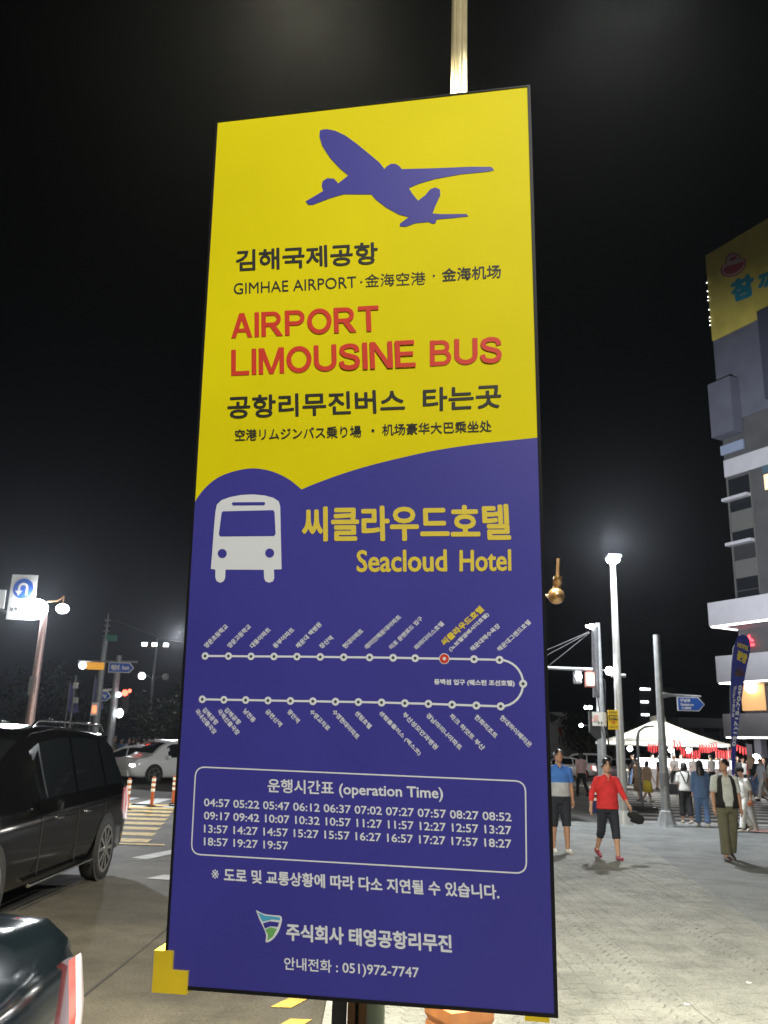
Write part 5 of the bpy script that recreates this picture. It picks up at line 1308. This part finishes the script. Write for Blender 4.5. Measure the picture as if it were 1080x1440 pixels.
    if vest:
        mb = MB()
        eloft(mb, [(S((0, 0, Z(.88))), .215*k, .150*k), (S((0, 0, Z(1.03))), .200*k, .150*k), (S((0, 0, Z(1.22))), .192*k, .135*k), (S((0, -.01, Z(1.36))), .182*k, .110*k), (S((0, -.01, Z(1.425))), .12*k, .085*k)], vest, 40)
        o = mb.build('vest', t, fix=True)
        bm = bmesh.new(); bm.from_mesh(o.data)
        bmesh.ops.delete(bm, geom=[fc for fc in bm.faces if (abs(fc.calc_center_median().x) < .076*k and fc.calc_center_median().y > 0) or len(fc.verts) > 6], context='FACES')
        bm.to_mesh(o.data); bm.free(); so2 = o.modifiers.new('s', 'SOLIDIFY'); so2.thickness = .014
    if straps:
        mb = MB()
        for sgn in (-1, 1):
            mb.tube([S((sgn*.02, -.130, Z(1.12))), S((sgn*.07, -.120, Z(1.27))), S((sgn*.115, -.075, Z(1.40))), S((sgn*.115, 0, Z(1.425)))], .020*k, straps, 8)
        mb.build('strap', t)
    t['_k'] = k
    return t, ar, S
navyc = cloth('navy', (.018, .022, .035)); redc = cloth('red', (.62, .03, .035)); bluec = cloth('blue', (.05, .17, .55)); greyc = cloth('grey', (.42, .45, .50)); ltg = cloth('light_grey', (.50, .53, .52))
olive = cloth('olive', (.12, .115, .075)); blkc = cloth('black', (.014, .014, .016)); whc = cloth('white', (.70, .70, .68)); denim = cloth('denim', (.10, .17, .32)); yelc = cloth('yellow', (.70, .52, .05)); tanc = cloth('tan', (.38, .25, .16)); pinkc = cloth('pink', (.55, .36, .36)); pale = cloth('pale', (.52, .50, .48))
shoe_red = mat('shoe_maroon', (.30, .05, .07), .6); shoe_wh = mat('shoe_white', (.55, .53, .45), .6); brownsh = mat('shoe_brown', (.07, .05, .04), .5)
def hgt(px, py, Y): return P(px, py, Y).z
g1 = G(788, 1199); g2 = G(857, 1208); g3 = G(1027, 1210)
person((g1.x, g1.y, 0), PI+.1, 'man in blue and grey polo shirt and dark shorts walking beside the board edge', hgt(788, 1054, g1.y)+.01, 1.12, ((10, 4), (-4, 4)), ((-4, 8), (6, 10)), bluec, .42, navyc, .56, .02, shoe_wh, 'short', True, (1.15, greyc), skn=skin2, hem=.92, out=10)
pr, ar, S = person((g2.x, g2.y, 0), PI+.12, 'woman in red blouse and dark capri trousers walking with a black cap in hand', hgt(857, 1069, g2.y)+.02, 1.08, ((14, 3), (-12, 24)), ((12, 30), (-8, 18)), redc, .78, navyc, .66, .014, shoe_red, 'bun', True, None, hem=.86, shirt_loose=.03, out=22)
hand = ar[0][2] ; hw_ = pr.matrix_basis @ Vector(S(hand+Vector((-.02, .02, -.12))))
mb = MB()
mb.ball((0, 0, 0), .10, blkc, 16, 10, (.95, .8, .62)); mb.tube([(-.02, 0, -.02), (.10, -.02, -.07), (.15, -.03, -.095)], [.09, .08, .045], blkc, 14)
o = mb.build('cap'); o.location = hw_+Vector((.04, 0, -.03)); tag(o, 'black peaked cap carried in the hand of the woman in red', 'cap')
person((g3.x, g3.y, 0), PI-.05, 'man in dark open vest, light grey shirt and olive trousers walking with head turned', hgt(1020, 1067, g3.y)+.01, 1.1, ((-8, 14), (10, 4)), ((-6, 10), (8, 14)), ltg, .45, olive, .96, .03, brownsh, 'short', True, None, blkc, whc, turn=-55, skn=skin2, out=12)
g4 = G(966, 1158); g5 = G(989, 1163); g6 = G(1048, 1170)
pr, ar, S = person((g4.x, g4.y, 0), .05, 'woman seen from behind in white tee, black strapped overalls and shoulder bag', hgt(966, 1072, g4.y), 1.02, ((4, 4), (-6, 4)), ((4, 10), (0, 10)), whc, .45, blkc, .84, .03, shoe_wh, 'bob', False, None, straps=blkc)
B = Vector((g4.x-.32, g4.y, .80)); t = thing('handbag', B, 'boxy black handbag at the hip of the woman in overalls', 'bag')
mb = MB(); mb.box((-.15, -.07, -.13), (.13, .07, .13), blkc, bev=.02); mb.build('pouch', t)
mb = MB(); mb.tube([(-.1, 0, .12), (-.02, 0, .35), (.12, 0, .58)], .012, blkc, 6); mb.build('strap', t)
person((g5.x, g5.y, 0), -.15, 'woman seen from behind with very long black hair, denim jacket and jeans', hgt(989, 1069, g5.y), 1.02, ((6, 4), (-8, 8)), ((-6, 12), (4, 14)), denim, .95, denim, .98, .02, shoe_wh, 'long', False, None, hem=.72, shirt_loose=.04)
person((g6.x, g6.y, 0), PI*.62, 'person in white shirt and dark cap stepping left behind the man in the vest', hgt(1045, 1078, g6.y), 1.0, ((16, 6), (-14, 20)), ((-14, 12), (14, 20)), whc, .5, whc, .97, .02, shoe_wh, 'short', False, None, cap=blkc)
g7 = G(912, 1128, RZ); g8 = G(899, 1126, RZ)
person((g7.x, g7.y, RZ), -PI*.4, 'person in yellow skirt and tan top crossing beside the curved stand', hgt(912, 1069, g7.y)-RZ, 1.0, ((16, 6), (-14, 20)), ((-10, 12), (10, 20)), tanc, .45, None, 1, 0, shoe_wh, 'bob', False, skirt=yelc)
person((g8.x, g8.y, RZ), PI*.7, 'person in tan dress just left of the curved stand', hgt(899, 1068, g8.y)-RZ, 1.0, ((10, 6), (-8, 14)), ((-6, 12), (6, 12)), tanc, .45, None, 1, 0, brownsh, 'short', False, skirt=cloth('dull_tan', (.30, .20, .14)))
def far(px, Y, rz, lab, top_, bot_, H=1.65, **kw):
    p = P(px, 1075, Y); person((p.x, Y, 0.0), rz, lab, H, top=top_, bottom=bot_, **kw)
far(948, 44.8, PI, 'dark-haired person standing left behind the woman in overalls', pale, blkc, 1.7, hair='bob')
far(938, 46.5, .4, 'person in dark top at the left market stall', blkc, denim, 1.62)
far(958, 47, PI-.3, 'person in grey shirt under the canopy by the first bulb', greyc, blkc, 1.72)
far(975, 44.5, PI, 'person in pale shirt between the overalls and denim women', whc, olive, 1.68)
far(1000, 44.6, .2, 'person in grey top carrying a dark strap right of the long-haired woman', ltg, blkc, 1.74)
far(1008, 46.8, PI, 'person in black behind the head of the vest man', blkc, blkc, 1.7)
far(1036, 40.5, PI, 'person in black top just right of the feather banner foot', blkc, navyc, 1.72, hair='bob')
far(1044, 42, PI+.3, 'person in white tee further right of the feather banner', whc, blkc, 1.66)
far(1060, 38, PI-.5, 'person in dark top under the globe lamp', blkc, denim, 1.7, hair='bob')
far(1069, 35, PI/2, 'person in grey tee with a black pouch at the right edge', greyc, pale, 1.64)
far(1079, 36, -PI/2, 'person in white at the very right edge of the view', whc, tanc, 1.66, hair='long')
far(817, 34, .2, 'person in pink seen behind the left shoulder of the woman in red', pinkc, blkc, 1.66, hair='bob')
far(845, 39, PI, 'person in dark clothes behind the head of the woman in red', blkc, blkc, 1.7)
cols_ = [(122, redc, navyc, 'person in bright red top standing left of the ribbed pole'), (133, blkc, redc, 'person in black between the two signal poles, nearer the left one'), (142, whc, blkc, 'pale-sleeved person just left of the blue-sign pole'),
         (157, olive, greyc, 'person in olive just right of the blue-sign pole'), (168, denim, whc, 'person in denim blue left of the grey-clad walkers'), (178, greyc, pale, 'person in long grey top among the left crowd'), (184, blkc, blkc, 'person in black between grey and cream tops'),
         (191, pale, pinkc, 'person in cream top in the middle of the left crowd'), (198, pinkc, redc, 'person in pink top beside the red-topped walker'), (206, whc, blkc, 'person in white right of the pink top'), (214, tanc, blkc, 'person in tan behind the silver car'), (224, redc, blkc, 'person in dark red near the glowing roof box'), (232, blkc, olive, 'person in black closest to the bus stop board on the left')]
for k, (px, a, b_, lab) in enumerate(cols_): far(px, 45.5+(k % 3)*.6, [PI, 0, PI/2, -PI/2, 2.6][k % 5], lab, a, b_, 1.6+.04*(k % 4), hair=['short', 'bob', 'long'][k % 3])
for k, (px, Y, a, b_, H_, hr, lab) in enumerate([(918, 46.2, whc, blkc, 1.66, 'short', 'person in white by the left market stall counter'), (928, 43.5, blkc, tanc, 1.6, 'bob', 'person in black top and tan trousers beside the street sign pole'),
    (982, 46.6, redc, blkc, 1.6, 'short', 'person in red glimpsed between the two women seen from behind'), (1015, 43.6, blkc, denim, 1.72, 'short', 'person in black top and jeans right behind the vest man'), (1024, 46.0, whc, navyc, 1.6, 'bob', 'person in white at the right end of the wide stall'),
    (1052, 45.5, redc, olive, 1.6, 'short', 'person in red top behind the pale notice board'), (1074, 41, blkc, blkc, 1.7, 'bob', 'person all in black near the right edge behind the table'), (890, 47.5, blkc, denim, 1.65, 'short', 'person in dark top left of the curved stand, by the parked cars'), (872, 50, tanc, blkc, 1.65, 'bob', 'person in tan top at the foot of the slim red banner')]):
    far(px, Y, [PI, .3, PI-.5, 1.4][k % 4], lab, a, b_, H_, hair=hr)
# folding table and chairs at the right edge
p = G(1070, 1118); t = thing('folding_table', (p.x, p.y, 0), 'small white folding table at the right edge beyond the crossing', 'table')
mb = MB(); mb.box((-.5, -.3, .70), (.5, .3, .73), white, bev=.01); mb.build('table_top', t)
for sx in (-1, 1):
    for sy in (-1, 1):
        mb = MB(); mb.tube([(sx*.42, sy*.24, 0), (sx*.38, sy*.24, .70)], .015, white, 6); mb.build('leg', t)

# litter on the pavement
for px, py, lab in ((1053, 1385, 'small white scrap of litter right on the pavement'), (966, 1416, 'tiny pale scrap of litter at the bottom of the pavement'), (810, 1169, 'pale speck of litter between the walking man and woman')):
    p = G(px, py); mb = MB(); s_ = .018; mb.add([(-s_, -s_*.6, .0), (s_, -s_*.8, .003), (s_*1.1, s_*.5, .0), (-s_*.7, s_*.8, .004), (-s_, -s_*.6, .004), (s_, -s_*.8, .007), (s_*1.1, s_*.5, .004), (-s_*.7, s_*.8, .008)], [(3,2,1,0), (4,5,6,7), (0,1,5,4), (1,2,6,5), (2,3,7,6), (3,0,4,7)], white)
    o = mb.build('litter'); o.location = (p.x, p.y, .012); tag(o, lab, 'litter')

# ================================================================== BLOOM HAZE (thin haze added to imitate lens bloom round the lamps)
hz = bpy.data.materials.new('bloom_haze'); hz.use_nodes = True; nt = hz.node_tree
nt.nodes.remove(nt.nodes['Principled BSDF']); pv = nt.nodes.new('ShaderNodeVolumePrincipled')
pv.inputs['Color'].default_value = (.85, .9, 1, 1); pv.inputs['Density'].default_value = .00018; pv.inputs['Anisotropy'].default_value = .8
nt.links.new(pv.outputs[0], nt.nodes['Material Output'].inputs['Volume'])
mb = MB(); mb.box((-430, -70, RZ-1.2), (430, 720, 75), hz); hzo = mb.build('haze'); hzo['kind'] = 'stuff'
